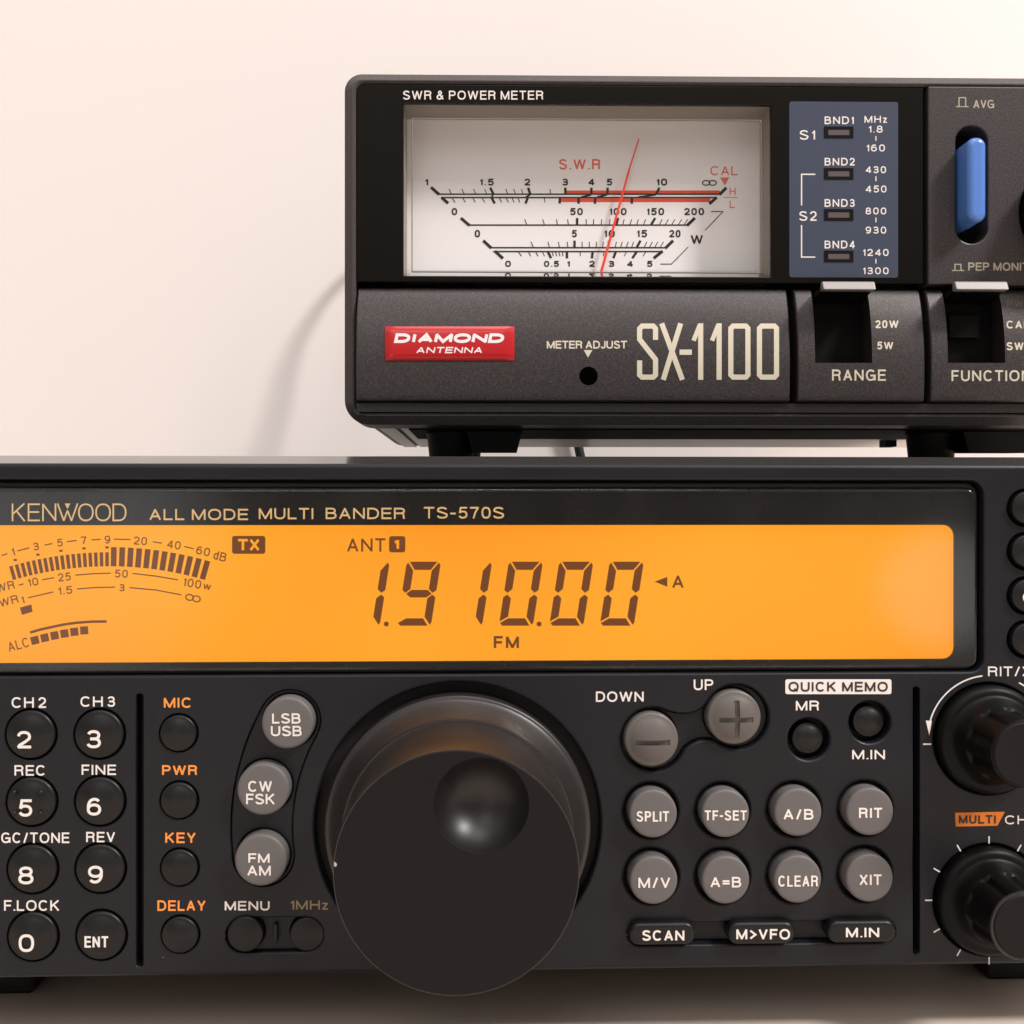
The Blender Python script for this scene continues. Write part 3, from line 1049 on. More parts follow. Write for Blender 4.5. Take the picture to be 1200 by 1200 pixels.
def digit(x0, ybase, which):
    i = scr()
    g = 1.0
    H2 = DH / 2

    def P(pts):
        i.poly([(x0 + u + SLANT * v, ybase - v) for u, v in pts])
    t = TH
    seg = {
        'a': [(2.5 + g, DH), (DW - 3 - g, DH), (DW - t - g, DH - t), (t + g, DH - t)],
        'd': [(3 + g, 0), (DW - 3 - g, 0), (DW - t - g, t * .9), (t - 1 + g, t * .9), (.8, 3.2)],
        'g': [(4 + g, H2), (t + g, H2 + t / 2 - .4), (DW - t - g, H2 + t / 2 - .4), (DW - 4 - g, H2), (DW - t - g, H2 - t / 2 + .4), (t + g, H2 - t / 2 + .4)],
        'f': [(0, DH - 4), (1.8, DH - g), (t - .4, DH - t - g), (t - .4, H2 + 5.5), (4.2, H2 + g), (0, H2 + 4.2)],
        'b': [(DW, DH - 4), (DW - 2.2, DH - g), (DW - t + .4, DH - t - g), (DW - t + .4, H2 + 5.5), (DW - 4.2, H2 + g), (DW, H2 + 4.2)],
        'e': [(0, 5.0), (t - .4, t + g), (t - .4, H2 - 5.5), (4.2, H2 - g), (0, H2 - 4.2)],
        'c': [(DW, 4), (DW - 1.5, g), (DW - t + .4, t + g), (DW - t + .4, H2 - 5.5), (DW - 4.2, H2 - g), (DW, H2 - 4.2)],
    }
    for s in which:
        P(seg[s])
    return i.build('digit', M['seg'], screen)


for x0, which in ((405, 'bc'), (465, 'abcdfg'), (525, 'bc'), (584.5, 'abcdef'), (643.6, 'abcdef'), (702.7, 'abcdef')):
    digit(x0, 733.2, which)
for dx in (452.7, 631.7):
    i = scr(); i.disc(dx, 731.2, 2.9, 20); i.build('decimal_point', M['seg'], screen)

# signal meter on the screen
RM = 400.0
MCX, MCY = 128.0, 663.6 + RM


def bar(i, x, w, r0, r1):
    a = math.asin((x - MCX) / (RM))
    u = Vector((math.sin(a), -math.cos(a))); t = Vector((math.cos(a), math.sin(a)))
    c = Vector((MCX, MCY))
    i.poly([tuple(c + u * r1 - t * w / 2), tuple(c + u * r1 + t * w / 2), tuple(c + u * r0 + t * w / 2), tuple(c + u * r0 - t * w / 2)])


for k in range(18):
    i = scr(); bar(i, 17.3 + k * 6.37, 4.1, RM, RM + 16.5); i.build('meter_bar', M['seg'], screen)
for k in range(12):
    i = scr(); bar(i, 133.2 + k * 9.45, 6.6, RM, RM + 22.5); i.build('meter_bar', M['seg'], screen)
i = scr()
SF = 1.5
for t, bx, rot in (('1', (13.6, 642, 17.3, 651.5), 13), ('3', (39, 635.8, 45.8, 645), 9), ('5', (66.8, 631.3, 73.6, 640.5), 6),
                   ('7', (95, 628.6, 101.8, 637.8), 3), ('9', (122.6, 627.6, 129.4, 637), 0), ('20', (156.8, 629, 172.5, 638.6), -4),
                   ('40', (195.8, 633.5, 212, 643.2), -8), ('60', (230, 641, 246.3, 650.8), -12), ('dB', (250.5, 646.5, 265.5, 657), -14),
                   ('PWR', (-14, 683.5, 17.5, 693.5), 14), ('10', (32.5, 677.3, 45, 686.7), 10), ('25', (68, 671.3, 83, 681), 6),
                   ('50', (134.5, 667.5, 150, 677), -1), ('100', (214.5, 678.5, 236, 688.5), -10), ('W', (238, 684.3, 247.5, 691.3), -13),
                   ('SWR', (-11, 700.5, 22, 710.5), 15), ('1', (25, 698.5, 28.5, 707.5), 14), ('1.5', (68, 687.2, 84.8, 696.5), 6),
                   ('3', (139.8, 684.3, 146.3, 693), -1), ('~', (217, 695, 235.7, 706), -12), ('ALC', (9, 749.5, 34.5, 761), 15)):
    i.text(t, *bx, w=SF, rot=rot)
for p, q in (((2, 651), (8.8, 648.8)), ((20.5, 645.6), (34.5, 642)), ((52.5, 638.7), (61.5, 637)), ((78.5, 634.8), (90, 633.3)), ((107.3, 632.7), (118, 632)),
             ((133.5, 631.8), (153, 632.2)), ((179, 634.9), (190, 636.5)), ((216, 640.4), (227, 643)), ((22, 685.8), (27.8, 684.2)), ((49.5, 679.4), (63.5, 677)),
             ((32.7, 700.6), (62.7, 693.6))):
    i.stroke([p, q], SF)
i.stroke([(88.5, 674), (109, 672.3), (129.8, 671.6)], SF)
i.stroke([(155.5, 672), (182, 675), (208.8, 679.5)], SF)
i.stroke([(90.3, 690.2), (112, 688.5), (135, 688)], SF)
i.stroke([(151.8, 688.6), (182, 691.3), (212.5, 697)], SF)
i.build('meter_scale', M['segfaint'], screen)
i = scr()
for (x, y) in ((18, 656.2), (44.5, 650), (71.5, 645.4), (98.5, 642.6), (125.5, 641.5)):
    i.rect(x - 2, y - 1.3, x + 2, y + 1.3)
i.poly([(23.3, 712), (37, 708.3), (38.2, 716.8), (26, 720.6)])
i.stroke([(35.3, 741.3), (47, 737.8), (60, 734.9), (75, 731.8), (90, 729.7), (107, 728.5), (125, 728.2)], 3.0)
i.build('meter_scale', M['seg'], screen)
for k in range(6):
    cx_, cy_ = 41 + k * 11.55, 750.3 - 11.6 * (k / 5) + 1.9 * (k / 5) * (1 - k / 5) * -2.0
    a = R(14 - 2 * k)
    u = Vector((math.cos(a), -math.sin(a))); v = Vector((math.sin(a), math.cos(a)))
    c = Vector((cx_, cy_))
    i = scr(); i.poly([tuple(c - u * 4.7 - v * 4.7), tuple(c + u * 4.7 - v * 4.7), tuple(c + u * 4.7 + v * 4.7), tuple(c - u * 4.7 + v * 4.7)])
    i.build('level_block', M['seg'], screen)

# ================================================================== METER
meter = empty('power_meter', MET.o, MET.yaw,
              'dark grey box meter with red needle dial and red badge standing on the radio', 'meter')
PM = .300 / FOC


def mp_(px, py, y=0.0):
    return MET.xz(px, py, y)


def mrr(x0, y0, x1, y1, r, y=0.0, ref=None):
    a, c = mp_(x0, y1, y), mp_(x1, y0, y)
    return rrect(a[0], a[1], c[0], c[1], r * PM if not isinstance(r, tuple) else tuple(q * PM for q in r))


RX = 1500                              # right end of the meter, outside the picture
fr_out = mrr(403, 88.0, RX, 498, (30, 30, 20, 20), .0006)
# horizontal lines are taken at mid width so that the box stays square
zt = mp_(600, 85.6, .0006)[1]; zb = mp_(600, 497.5, .0006)[1]
x0, x1 = mp_(403.5, 300, .0012)[0], mp_(RX, 300)[0]
fr_out = rrect(x0, zb, x1, zt, (.0062, .0062, .0044, .0044), 10)
ix0, ix1 = mp_(417, 300)[0], mp_(RX - 14, 300)[0]
iz1, iz0 = mp_(700, 98.5)[1], mp_(700, 484)[1]
frame = plate('front_frame', fr_out, [rrect(ix0, iz0, ix1, iz1, (.0008, .0008, .0022, .0022))], 0, .0152, .0021, M['frame'], meter, segs=1, hbevel=.0005)
case = plate('case', rrect(x0 + .001, zb + .0010, x1 - .001, zt - .0012, (.0056, .0056, .004, .004), 10), [], .0153, .0998, 0, M['frame'], meter)
# underside: zinc sheet with a side seam, black front moulding
xs = mp_(421, 496)[0]
zp = zb + .0009
b = MB()
b.box(x0 + .0068, x0 + .0112, .0155, .1150, zp - .0004, zp)
b.box(x0 + .0125, x1 - .004, .0160, .1140, zp - .0004, zp)
b.build('bottom_plate', M['steel'], meter)
xk = mp_(474, 499)[0]
b = MB(); b.box(xk, x1 - .015, .0154, .0560, zp - .0012, zp - .00045)
b.build('bottom_moulding', M['black'], meter)

# gloss black window with the dial opening
wx1 = mp_(1082.5, 200, .0004)[0]
wz0 = mp_(700, 331.5, .0004)[1]
dop = mrr(473, 123.6, 903, 323, 2.0, .0006)
plate('dial_window', rrect(ix0 + .0001, wz0, wx1, iz1 - .0001, (.0002, .0002, .0003, .0020)), [dop], .0004, .0014, .0003, M['gloss'], meter)
window = meter.children[-1]
write('lettering', 'SWR & POWER METER', (472.3, 106.3, 636.8, 116.8), 1.5, M['white'], window, MET, .0004, track=.22)
# dial housing
YD = .0128
a, c = mp_(473, 323, .0006), mp_(903, 123.6, .0006)
hx0, hz0, hx1, hz1 = a[0], a[1], c[0], c[1]
t = .0006
b = MB()
b.box(hx0 - t, hx0, .0019, YD + .001, hz0 - t, hz1 + t)
b.box(hx1, hx1 + t, .0019, YD + .001, hz0 - t, hz1 + t)
b.box(hx0 + .00001, hx1 - .00001, .0019, YD + .001, hz1, hz1 + t)
b.box(hx0 + .00001, hx1 - .00001, .0019, YD + .001, hz0 - t, hz0)
b.build('dial_housing', M['dialwall'], meter)
b = MB(); b.box(hx0, hx1, YD, YD + .0008, hz0, hz1)
dial = b.build('dial_card', M['dial'], meter)
b = MB()                                # clear lip along the foot of the dial
b.add([(hx0 + .001, YD - .0004, hz0 + .0038), (hx1 - .001, YD - .0004, hz0 + .0038), (hx1 - .001, .0030, hz0 + .0001), (hx0 + .001, .0030, hz0 + .0001),
       (hx0 + .001, YD - .0004, hz0 + .0034), (hx1 - .001, YD - .0004, hz0 + .0034), (hx1 - .001, .0030, hz0 + .00002), (hx0 + .001, .0030, hz0 + .00002)],
      [(0, 3, 2, 1), (4, 5, 6, 7), (0, 4, 7, 3), (1, 2, 6, 5), (3, 7, 6, 2), (0, 1, 5, 4)])
fixn(b.build('dial_lip', M['acrylic'], meter))
# thin ridge moulded round the clear cover
i = Ink(MET, .0012, 0)
plate('cover_ridge', mrr(482.3, 141, 892, 319.2, 1.5, .0020), [mrr(483.5, 142.2, 890.8, 318.0, 1.2, .0020)], .0016, .0006, .0001, M['ridge'], meter)
plate('dial_cover', offset(ccw(dop), -.0003), [], .0023, .0008, 0, M['lens'], meter)

ink = Ink(MET, YD)
L = lambda x, y: (390 + x / 4, 70 + y / 4)
Bq = lambda x, y: (660 + x / 4, 70 + y / 4)


def row(lines, w, j=ink):
    for p, q in lines:
        j.stroke([p, q], w)


red = Ink(MET, YD)
red.rect(663.5, 223.2, 843.5, 227.2); red.rect(656, 232.6, 832.5, 236.9)
red.build('red_band', M['dred'], dial)
ink.lift = .00007
row([((514.3, 227.6), (844, 227.6)), ((516.8, 231.6), (838.8, 231.6)), ((549.3, 263.8), (806, 263.8)), ((575, 290.3), (781.3, 290.3)), ((578, 294.8), (776.8, 294.8))], 1.7)
# heavy end bars and main divisions
row([((505, 219.5), (514.6, 228)), ((517.5, 231.5), (525.2, 238.4)), ((851.2, 220), (843, 228.2)), ((840, 231.2), (831.2, 239)),
     ((540, 255.5), (550.2, 264.3)), ((814.4, 255.5), (805, 264.4)), ((566.3, 282), (575.8, 290.8)), ((788.8, 282), (779.6, 291)),
     ((580, 294.3), (589.5, 303)), ((776.5, 294.3), (766, 302.7))], 3.6)
row([((574.5, 220), (578.4, 228)), ((618.8, 220), (621.5, 228)), ((662.5, 220), (662.5, 228)), ((693, 220), (693, 228)), ((712, 220), (711.7, 228)), ((772.8, 220), (768.5, 228)),
     ((576, 231.5), (579.8, 238.6)), ((618.6, 231.5), (615.8, 238.6)), ((656.2, 231.5), (655.8, 238.6)), ((678, 231.5), (678, 238.8)), ((697.5, 231.5), (697.2, 238.8)), ((740.5, 231.5), (740.3, 238.8)),
     ((676.3, 255.5), (676.3, 263.9)), ((724.4, 255.5), (722, 263.9)), ((767.8, 255.5), (762.8, 263.9)),
     ((673.3, 282), (673.3, 290.4)), ((714, 282), (712.4, 290.4)), ((750.6, 282), (746, 290.4)),
     ((642, 294.8), (645.8, 302.6)), ((664.4, 294.8), (664.4, 302.8)), ((694.6, 294.8), (693.6, 302.8)), ((721.8, 294.8), (718.8, 302.6)), ((746.4, 294.8), (741, 302.6))], 2.9)
row([((681, 231.2), (693, 228.2)), ((699.5, 231.2), (711.5, 228.2)), ((748, 231.2), (768.5, 228.2))], 2.2)
row([((621.5, 228), (615.8, 231.6)), ((578, 228), (576, 231.6))], 2.0)
mn = []
for x, d in ((526.3, 2.6), (541.3, 2.6), (555, 2.5), (568, 2.3), (592.8, 2.1), (602, 2), (611, 1.8), (644.5, .8)):
    mn.append(((x, 221.6), (x + d, 227.4)))
for x, d in ((529.5, 4), (542, 3.6), (554, 3.2), (565, 3), (585, 3), (593, 2.7), (600, 2.4), (607, 2.2), (637.8, .9)):
    mn.append(((x, 231.8), (x + d, 237.2)))
for x, d in ((615, 2.4), (636, 2), (652, 1.4), (665.2, .9), (687, 0), (695.8, -.4), (705.2, -.7), (715, -1)):
    mn.append(((x, 257), (x + d, 263.6)))
for x, d in ((731.5, -1.7), (740.2, -2), (748.3, -2.3), (756.6, -2.6), (776, -3.4), (783.3, -3.7), (791, -4), (799, -4.3), (806, -4.6)):
    mn.append(((x, 257), (x + d, 263.6)))
for x, d in ((622.2, 3), (642.2, 1.8), (654.3, 1.4), (664.6, 1), (682, .4), (690.6, 0), (699, -.3), (707, -.7), (722.4, -1.5), (729.2, -1.8), (736.2, -2.2), (742.6, -2.5), (758, -3.2), (764.5, -3.5), (771, -3.8), (777.5, -4.1)):
    mn.append(((x, 283.4), (x + d, 290.2)))
for x, d in ((607.5, 3.6), (619, 3.2), (627.6, 3), (635.6, 2.5), (647, 1.6), (651, 1.4), (655, 1.2), (659, .8), (680, 0), (708, -1), (734.2, -2.6), (757, -3.4)):
    mn.append(((x, 295), (x + d, 300.3)))
row(mn, 1.0)
for t, x0_, x1_ in (('1', 497.5, 502), ('1.5', 562, 578.6), ('2', 614.5, 621.3), ('3', 658.8, 665.8), ('4', 689.3, 696.5), ('5', 710.7, 717.3), ('10', 769, 781.8)):
    ink.text(t, x0_, 209.4, x1_, 217.6, w=1.75)
ink.text('~', 822.5, 209.6, 840, 218.6, w=1.3)
for t, x0_, x1_ in (('0', 529.3, 535.8), ('50', 668, 683), ('100', 714, 734.3), ('150', 757.7, 778.3), ('200', 801.8, 825)):
    ink.text(t, x0_, 243.8, x1_, 252.2, w=1.75)
for t, x0_, x1_ in (('0', 556.3, 562.6), ('5', 670, 676), ('10', 707.7, 720.5), ('15', 746, 758.3), ('20', 784.3, 797.5)):
    ink.text(t, x0_, 269.5, x1_, 278.2, w=1.75)
for t, x0_, x1_ in (('0', 592, 598.8), ('0.5', 637.5, 655), ('1', 664.2, 668), ('2', 690.3, 697), ('3', 713.2, 720), ('4', 734.8, 741.6), ('5', 758, 764.6)):
    ink.text(t, x0_, 305.6, x1_, 312.8, w=1.6)
ink.text('W', 809.3, 275.2, 823.8, 286.2, w=2.0)
ink.stroke([(833.3, 248), (847.2, 248), (826.3, 270)], 1.0)
ink.stroke([(806.5, 289.5), (786.8, 309.5), (773.8, 309.5)], 1.0)
ink.build('dial_scale', M['dink'], dial)
red = Ink(MET, YD)
red.text('S.W.R', 655, 186.4, 703.8, 198.8, w=2.0, track=.25)
red.text('CAL', 832.5, 194.6, 864.5, 205.5, w=1.5)
red.poly([(843.8, 208), (854.6, 208), (849.4, 217.6)])
red.text('H', 855, 220, 862, 228.8, w=1.2); red.text('L', 855, 235, 861, 243.8, w=1.2)
red.stroke([(848, 231.5), (864.5, 231.5)], .9)
red.build('lettering', M['dredtext'], dial)
# needle: a thin blade that stands clear of the card
NY = YD - .0022
p0, p1, p2 = MET.hit(702.5, 326, NY), MET.hit(737.5, 198, NY), MET.hit(748.8, 162.5, NY)
b = MB()
for (A, Bv, w0, w1) in ((p0, p1, .00036, .00027), (p1, p2, .00022, .00016)):
    dv = (Bv - A).normalized(); nv = Vector((dv.z, 0, -dv.x))
    q = [A + nv * w0, A - nv * w0, Bv - nv * w1, Bv + nv * w1]
    b.add([tuple(v) for v in q] + [tuple(v + Vector((0, .00025, 0))) for v in q], [(0, 1, 2, 3), (7, 6, 5, 4), (0, 4, 5, 1), (1, 5, 6, 2), (2, 6, 7, 3), (3, 7, 4, 0)])
fixn(b.build('needle', M['needle'], meter))

# blue band panel
YB = .00032
band = plate('band_panel', mrr(925, 119.6, 1052.5, 325, 3.2, YB), [], YB, .0001, .00003, M['blue'], meter)
i = Ink(MET, YB)
for t, bx, w in (('S1', (937, 152.5, 955.3, 163.8), 1.6), ('S2', (936.5, 247.5, 957, 258.8), 1.6), ('BND1', (966.3, 136.5, 1000.6, 145.5), 1.4), ('BND2', (966.3, 185, 1001.6, 194), 1.4),
                 ('BND3', (966.3, 233.3, 1001.6, 242.5), 1.4), ('BND4', (966.3, 282, 1001.6, 291.2), 1.4), ('MHz', (1013, 135.6, 1039.3, 144), 1.3),
                 ('1.8', (1017.5, 147.3, 1034.3, 155.5), 1.3), ('160', (1015, 169.3, 1037, 177.5), 1.3), ('430', (1014.3, 194.8, 1038.3, 203), 1.3), ('450', (1014.3, 217.4, 1038.8, 225.6), 1.3),
                 ('800', (1014.3, 243.2, 1038.5, 251.3), 1.3), ('930', (1014.3, 265.6, 1038.5, 273.8), 1.3), ('1240', (1010.8, 291.8, 1041.3, 300), 1.3), ('1300', (1010.8, 313.3, 1041.3, 321.4), 1.3)):
    i.text(t, *bx, w=w, track=.26)
for y0_, y1_ in ((159.5, 165), (206.5, 212.4), (255, 260.5), (303.3, 308.8)):
    i.stroke([(1026.4, y0_), (1026.4, y1_)], 1.2)
i.stroke([(955.5, 204.3), (939.3, 204.3), (939.3, 240.8)], 1.5)
i.stroke([(939.3, 263.8), (939.3, 301.3), (955.3, 301.3)], 1.5)
i.build('lettering', M['white'], band)
for y0_ in (148.5, 197, 245.2, 293.8):
    o = plate('indicator_lamp', mrr(965.8, y0_, 1000, y0_ + 13.2, .6, YB), [mrr(970.4, y0_ + 3.4, 995.6, y0_ + 10.0, .4, YB)], YB - .00018, .00018, .00004, M['black'], meter)
    plate('lamp_face', mrr(970.6, y0_ + 3.6, 995.4, y0_ + 9.8, .4, YB), [], YB - .00008, .00008, 0, M['lamp'], o)

# upper right sub panel with the blue push switch
YA = -.0004
ax0 = mp_(1087.5, 200, YA)[0]
az0 = mp_(700, 332.5, YA)[1]
bh = mrr(1120, 147.5, 1157.5, 285, 18.4, YA)
kxk, kzk = mp_(1256, 250, YA)
sub = plate('switch_panel', rrect(ax0, az0, ix1 - .0001, iz1 - .0001, (.0002, .0002, .002, .0005)), [bh, circ(kxk, kzk, 62 * PM, 64)], YA, .008, .0004, M['panel'], meter)
b = MB(); b.box(ax0 + .001, ix1 - .001, .0078, .0090, az0 + .0005, iz1 - .001); b.build('panel_backing', M['black'], meter)
YQ = -.0064
a, c = mp_(1134.5, 259.5, YQ), mp_(1157, 159.8, YQ)
pb = plate('push_switch', rrect(a[0], a[1], c[0], c[1], .0022, 8), [], YQ, .014, .0015, M['bluekey'], meter, segs=5)
pb['label'] = 'blue pill shaped push switch'
lathe('calibration_knob', [(61 * PM, .0070), (60 * PM, -.0060), (57 * PM, -.0066), (54 * PM, -.0068), (44 * PM, -.0120), (42 * PM, -.0122), (0, -.0121)], kxk, kzk, M['smallknob'], meter, n=96, flute=(0, 2, 24, .03))
i = Ink(MET, YA)
i.text('AVG', 1140.5, 117, 1165, 127, w=1.5, track=.12)
i.stroke([(1120.5, 125), (1123.8, 125), (1123.8, 114.4), (1131.6, 114.4), (1131.6, 125), (1135, 125)], 1.3)
i.stroke([(1123.8, 125), (1131.6, 125)], 1.0)
i.build('lettering', M['midcream'], sub)
i = Ink(MET, YA)
i.text('PEP MONITOR', 1134.5, 307.6, 1225, 317.4, w=1.7, track=.14)
i.stroke([(1115.5, 317), (1119, 317), (1119, 309.8), (1126, 309.8), (1126, 317), (1129.5, 317)], 1.4)
i.stroke([(1119, 317), (1126, 317)], 1.0)
i.build('lettering', M['dimcream'], sub)
for o_ in (sub.children[-1],):
    o_.data.materials[0] = M['midcream']

# lower panels: gently bulging strips ------------------------------------------------
lz1_ = mp_(700, 336.5)[1]; lz0_ = mp_(700, 470.5, -.0015)[1]
zc = lz0_ + (lz1_ - lz0_) * .30
RC = .062


def ylow(z):
    return -.0030 + (z - zc) ** 2 / (2 * RC) + .0011 * max(0, (z - zc) / (lz1_ - zc)) ** 5


def bulge(name, px0, px1):
    xa, xb = mp_(px0, 400, -.0025)[0], mp_(px1, 400, -.0025)[0]
    N = 28
    V, Fc = [], []
    prof = []
    for k in range(N + 1):
        z = lz0_ + (lz1_ - lz0_) * k / N
        prof.append((ylow(z), z))
    r = .0005
    prof = [(prof[0][0] + .0006, lz0_)] + [(prof[0][0] + .0001, lz0_ + .0003)] + prof[1:-1] + [(prof[-1][0] + .0003, lz1_ - .0003), (prof[-1][0] + .0009, lz1_)]
    full = prof + [(.0065, lz1_), (.0065, lz0_)]
    n = len(full)
    for x, ins in ((xa, .0003), (xa + .0003, 0), (xb - .0003, 0), (xb, .0003)):
        V += [(x, y + (ins if k < len(prof) else 0), z) for k, (y, z) in enumerate(full)]
    for s in range(3):
        for k in range(n):
            j = (k + 1) % n
            Fc.append((s * n + k, s * n + j, (s + 1) * n + j, (s + 1) * n + k))
    Fc.append(tuple(range(n))); Fc.append(tuple(range(4 * n - 1, 3 * n - 1, -1)))
    return fixn(link(name, V, Fc, M['panel'], meter)), xa, xb


def smooth(o, ang=28):
    o.data.polygons.foreach_set('use_smooth', [True] * len(o.data.polygons))
    o.data.set_sharp_from_angle(angle=R(ang))


low, xa, xb = bulge('name_panel', 417.5, 925.5)
hxm, hzm = mp_(689.8, 440.6, -.0029)
c1 = MB()
n = 40
c1.add([(hxm + 10.9 * PM * math.cos(2 * math.pi * k / n), y, hzm + 10.9 * PM * math.sin(2 * math.pi * k / n)) for y in (-.02, .0050) for k in range(n)],
       [tuple(range(n)), tuple(range(2 * n - 1, n - 1, -1))] + [(k, k + n, (k + 1) % n + n, (k + 1) % n) for k in range(n)])
boolean(low, [fixn(c1.build('cutter', M['black']))]); smooth(low)
lathe('adjust_screw', [(10.4 * PM, .0049), (10.4 * PM, .0030), (0, .0030)], hxm, hzm, M['black'], low, n=40)

swl = []
for (p0_, p1_, h0, h1, nm) in ((934.5, 1083, 955, 1019.5, 'RANGE'), (1090.5, 1240, 1110.5, 1174.5, 'FUNCTION'), (1247, RX - 16, None, None, None)):
    o, xa, xb = bulge('switch_module' if h0 else 'blank_panel', p0_, p1_)
    if h0:
        a = mp_(h0, 425.3, -.0028); c = mp_(h1, 345, -.0012)
        cb_ = MB(); cb_.box(a[0], c[0], -.02, .0055, a[1], lz1_ + .001)
        boolean(o, [fixn(cb_.build('cutter', M['black']))]); smooth(o)
        b = MB()
        b.box(a[0] + .0001, c[0] - .0001, .0048, .0054, a[1] + .0001, lz1_)
        b.build('slot_back', M['black'], o)
        if nm == 'FUNCTION':
            q0, q1 = mp_(1112, 396, .003), mp_(1146, 370, .003)
            b = MB(); b.box(q0[0], q1[0], .0024, .0047, q0[1], q1[1]); b.build('slider_stop', M['black'], o)
        # lever: sloping neck and a bright paddle
        dxp = h0 - 955
        YL = -.0088
        a2, c2 = mp_(965 + dxp * 1.003, 339.3, YL), mp_(1027 + dxp * 1.003, 328.6, YL)
        lv = plate('switch_lever', rrect(a2[0], a2[1], c2[0], c2[1], .0004), [], YL, .0026, .0003, M['lever'], meter, segs=4)
        lv['label'] = 'grey paddle lever above the word ' + nm
        for v in lv.data.vertices:      # the paddle's front leans back
            if v.co.y < YL + .002:
                v.co.y += (v.co.z - a2[1]) * .55
        b = MB()
        y0_, y1_ = YL + .0024, .0046
        zt_, zb_ = c2[1] - .0004, a2[1] + .0003
        b.add([(a2[0] + .0002, y0_, zb_), (c2[0] - .0002, y0_, zb_), (c2[0] - .0002, y0_, zt_), (a2[0] + .0002, y0_, zt_),
               (a[0] + .0006, y1_, zb_ - .0016), (c[0] - .0006, y1_, zb_ - .0016), (c[0] - .0006, y1_, zt_ - .0016), (a[0] + .0006, y1_, zt_ - .0016)],
              [(0, 1, 2, 3), (7, 6, 5, 4), (0, 4, 5, 1), (1, 5, 6, 2), (2, 6, 7, 3), (3, 7, 4, 0)])
        fixn(b.build('lever_neck', M['smallknob'], lv))
        swl.append(o)
    else:
        smooth(o)

# step below the strips
b = MB()
sz1, sz0 = lz0_ - .0003, iz0 + .0002
b.box(ix0 + .0002, ix1 - .0002, .0000, .0064, sz0, sz1)
b.build('lower_lip', M['frame'], meter)
b = MB()
b.box(ix0 + .0002, ix1 - .0002, .0066, .0070, sz0, wz0 - .0002)
b.build('strip_backing', M['black'], meter)

ys = lambda z: ylow(z)
for t, bx, w, m, par in (('METER ADJUST', (640.8, 399.3, 734.7, 408.6), 1.6, 'cream', low),
                         ('RANGE', (975, 433, 1038, 446.3), 2.0, 'cream', swl[0]), ('20W', (1025.8, 375.3, 1053, 384.6), 1.7, 'cream', swl[0]),
                         ('5W', (1027.8, 400.4, 1046.8, 409.6), 1.7, 'cream', swl[0]), ('200W', (1027, 351.5, 1057.5, 359.5), 1.3, 'dimcream', swl[0]),
                         ('FUNCTION', (1115, 433.8, 1208, 446.8), 2.0, 'cream', swl[1]), ('CAL', (1179.5, 375.8, 1206, 385), 1.6, 'cream', swl[1]),
                         ('SWR', (1179.5, 401, 1209, 410.5), 1.7, 'cream', swl[1]), ('PWR', (1180, 352, 1208, 360), 1.3, 'dimcream', swl[1])):
    kw = dict(track=.10, sp=.3) if t.startswith('METER') else dict(track=.22)
    write('lettering', t, bx, w, M[m], par, MET, ys, **kw)
i = Ink(MET, ys); i.poly([(684, 410.2), (694.2, 410.2), (689.1, 419)]); i.build('pointer_mark', M['cream'], low)
i = Ink(MET, ys)
X5 = lambda x, y: (680 + x / 4.444, 320 + y / 4.444)
P5 = lambda *a: [X5(*p) for p in a]
w5 = 6.0
i.stroke(P5((392, 348), (392, 290), (380, 276), (322, 276), (309, 290), (309, 345), (392, 450), (392, 530), (380, 542), (322, 542), (309, 530), (309, 455)), w5)
i.stroke(P5((424, 262), (532, 556)), w5); i.stroke(P5((523, 262), (432, 556)), w5)
i.stroke(P5((517, 412), (581, 412)), 6.2)
for dx in (0, 96):
    i.stroke(P5((627 + dx, 556), (627 + dx, 262)), w5)
    i.stroke(P5((622 + dx, 272), (590 + dx, 352)), 5.2)
for dx in (0, 149):
    i.stroke(P5((784 + dx, 410), (784 + dx, 288), (796 + dx, 276), (862 + dx, 276), (873 + dx, 288), (873 + dx, 530), (862 + dx, 542), (796 + dx, 542), (784 + dx, 530), (784 + dx, 410), ), w5)
i.build('lettering', M['cream'], low)

# red badge: a shallow domed sticker that follows the strip
V, Fc = [], []
NX, NZ = 24, 10
for r_ in range(NZ + 1):
    for q_ in range(NX + 1):
        u, v = q_ / NX, r_ / NZ
        p = MET.hit(451.3 + 151.5 * u, 382.6 + 40 * v, ys)
        e = min(u * 151.5, (1 - u) * 151.5, v * 40, (1 - v) * 40) / 5
        V.append((p.x, p.y - .00025 - .00045 * (1 - (1 - min(1, e)) ** 2), p.z))
for r_ in range(NZ):
    for q_ in range(NX):
        k = r_ * (NX + 1) + q_
        Fc.append((k, k + 1, k + NX + 2, k + NX + 1))
rim = [q_ for q_ in range(NX + 1)] + [r_ * (NX + 1) + NX for r_ in range(1, NZ + 1)] + [NZ * (NX + 1) + q_ for q_ in range(NX - 1, -1, -1)] + [r_ * (NX + 1) for r_ in range(NZ - 1, 0, -1)]
base = len(V)
for k in rim:
    V.append((V[k][0], V[k][1] + .0007, V[k][2]))
for k in range(len(rim)):
    j = (k + 1) % len(rim)
    Fc.append((rim[k], rim[j], base + j, base + k))
badge = fixn(link('badge', V, Fc, M['badge'], meter, 40))
badge['label'] = 'red badge sticker with white lettering'
yb_ = lambda z: ylow(z) - .00072
i = Ink(MET, yb_)
i.text('DIAMOND', 461.5, 390.6, 589.5, 402, w=3.4, slant=.22, track=.07)
i.build('lettering', M['badgeprint'], badge)
i = Ink(MET, yb_)
i.text('ANTENNA', 487.5, 406.6, 564.8, 414, w=1.5, slant=.22, track=.16)
i.build('lettering', M['badgeprint'], badge)

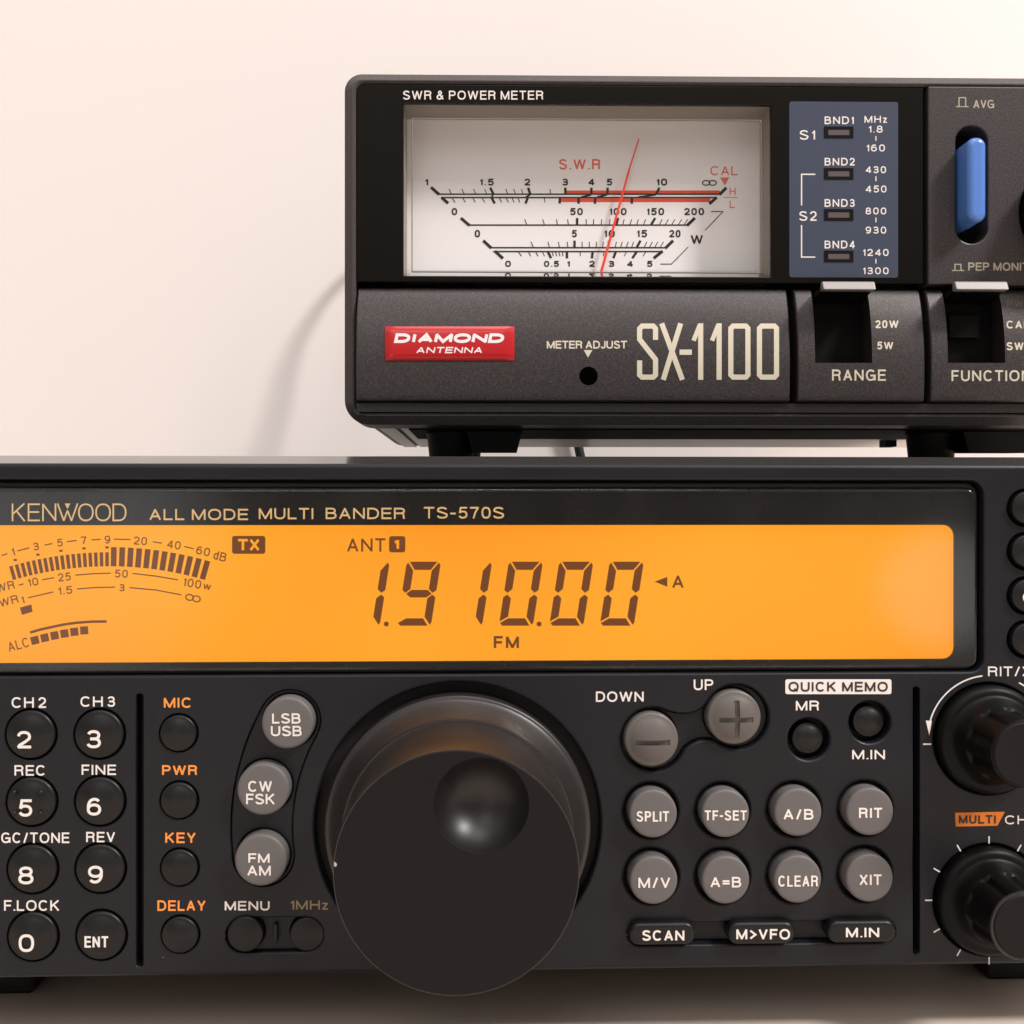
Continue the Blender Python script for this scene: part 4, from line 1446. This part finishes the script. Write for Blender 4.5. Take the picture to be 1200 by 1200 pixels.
# feet, folded legs and a screw under the box; the root's origin is the top of the radio's case
def foot(px, yc, r):
    x = mp_(px, 520, yc)[0]
    V, Fc = [], []
    n = 40
    prof = [(r * .80, 0), (r * .86, .0006), (r, zp - .0013)]
    for q, z in prof:
        V.extend([(x + q * math.cos(2 * math.pi * k / n), yc + q * math.sin(2 * math.pi * k / n), z) for k in range(n)])
    for s in range(2):
        for k in range(n):
            Fc.append((s * n + k, s * n + (k + 1) % n, (s + 1) * n + (k + 1) % n, (s + 1) * n + k))
    Fc.append(tuple(range(n))); Fc.append(tuple(range(3 * n - 1, 2 * n - 1, -1)))
    return fixn(link('foot', V, Fc, M['rubber'], meter, 40))


for px in (529, 1091, 1420):
    foot(px, .030, .0068)
foot(540, .095, .0068); foot(1380, .095, .0068)
for (pa, pb) in ((546, 613), (1143, 1226)):
    xa_, xb_ = mp_(pa, 520, .012)[0], mp_(pb, 520, .012)[0]
    zt_ = zp - .0013
    zl = MET.hit(600, 530.5, .020).z
    b = MB()
    b.add([(xa_, .020, zt_), (xb_, .020, zt_), (xb_ - .0016, .020, zl), (xa_ + .0016, .020, zl), (xa_, .036, zt_), (xb_, .036, zt_), (xb_ - .0012, .034, zl + .0006), (xa_ + .0012, .034, zl + .0006)],
          [(0, 1, 2, 3), (7, 6, 5, 4), (0, 4, 5, 1), (1, 5, 6, 2), (2, 6, 7, 3), (3, 7, 4, 0)])
    fixn(b.build('folding_leg', M['rubber'], meter))
q0, q1 = MET.hit(1034, 524, .075), MET.hit(1047, 512, .075)
b = MB(); b.box(q0.x, q1.x, .072, .078, q0.z, zp - .0004); b.build('screw', M['black'], meter)

# ================================================================== CABLE behind the boxes
def tube(name, pts, r, m, n=18, res=10):
    P = [Vector(p) for p in pts]
    Q = []
    for i in range(len(P) - 1):
        p0 = P[max(i - 1, 0)]; p1 = P[i]; p2 = P[i + 1]; p3 = P[min(i + 2, len(P) - 1)]
        for k in range(res):
            t = k / res
            Q.append(.5 * ((2 * p1) + (p2 - p0) * t + (2 * p0 - 5 * p1 + 4 * p2 - p3) * t * t + (3 * p1 - p0 - 3 * p2 + p3) * t ** 3))
    Q.append(P[-1])
    V, Fc = [], []
    up = Vector((.3, .1, 1)).normalized()
    for i, q in enumerate(Q):
        t = (Q[min(i + 1, len(Q) - 1)] - Q[max(i - 1, 0)]).normalized()
        a = t.cross(up).normalized(); up = a.cross(t).normalized()
        for k in range(n):
            an = 2 * math.pi * k / n
            V.append(q + (a * math.cos(an) + up * math.sin(an)) * r)
    for i in range(len(Q) - 1):
        for k in range(n):
            Fc.append((i * n + k, i * n + (k + 1) % n, (i + 1) * n + (k + 1) % n, (i + 1) * n + k))
    Fc.append(tuple(range(n))); Fc.append(tuple((len(Q) - 1) * n + k for k in range(n)))
    return fixn(link(name, V, Fc, m, None, 60))


coax = tube('coaxial_cable', [(-.012, .4170, .165), (-.024, .428, .163), (-.048, .462, .164), (-.063, .486, .177), (-.0635, .494, .203), (-.053, .504, .219), (-.030, .511, .212),
                              (0.0, .511, .182), (.028, .511, .130), (.031, .511, .060), (.031, .502, -.0020)], .0020, M['cable'])
coax['label'] = 'black coaxial cable looping from behind the meter down the wall'
coax['category'] = 'cable'
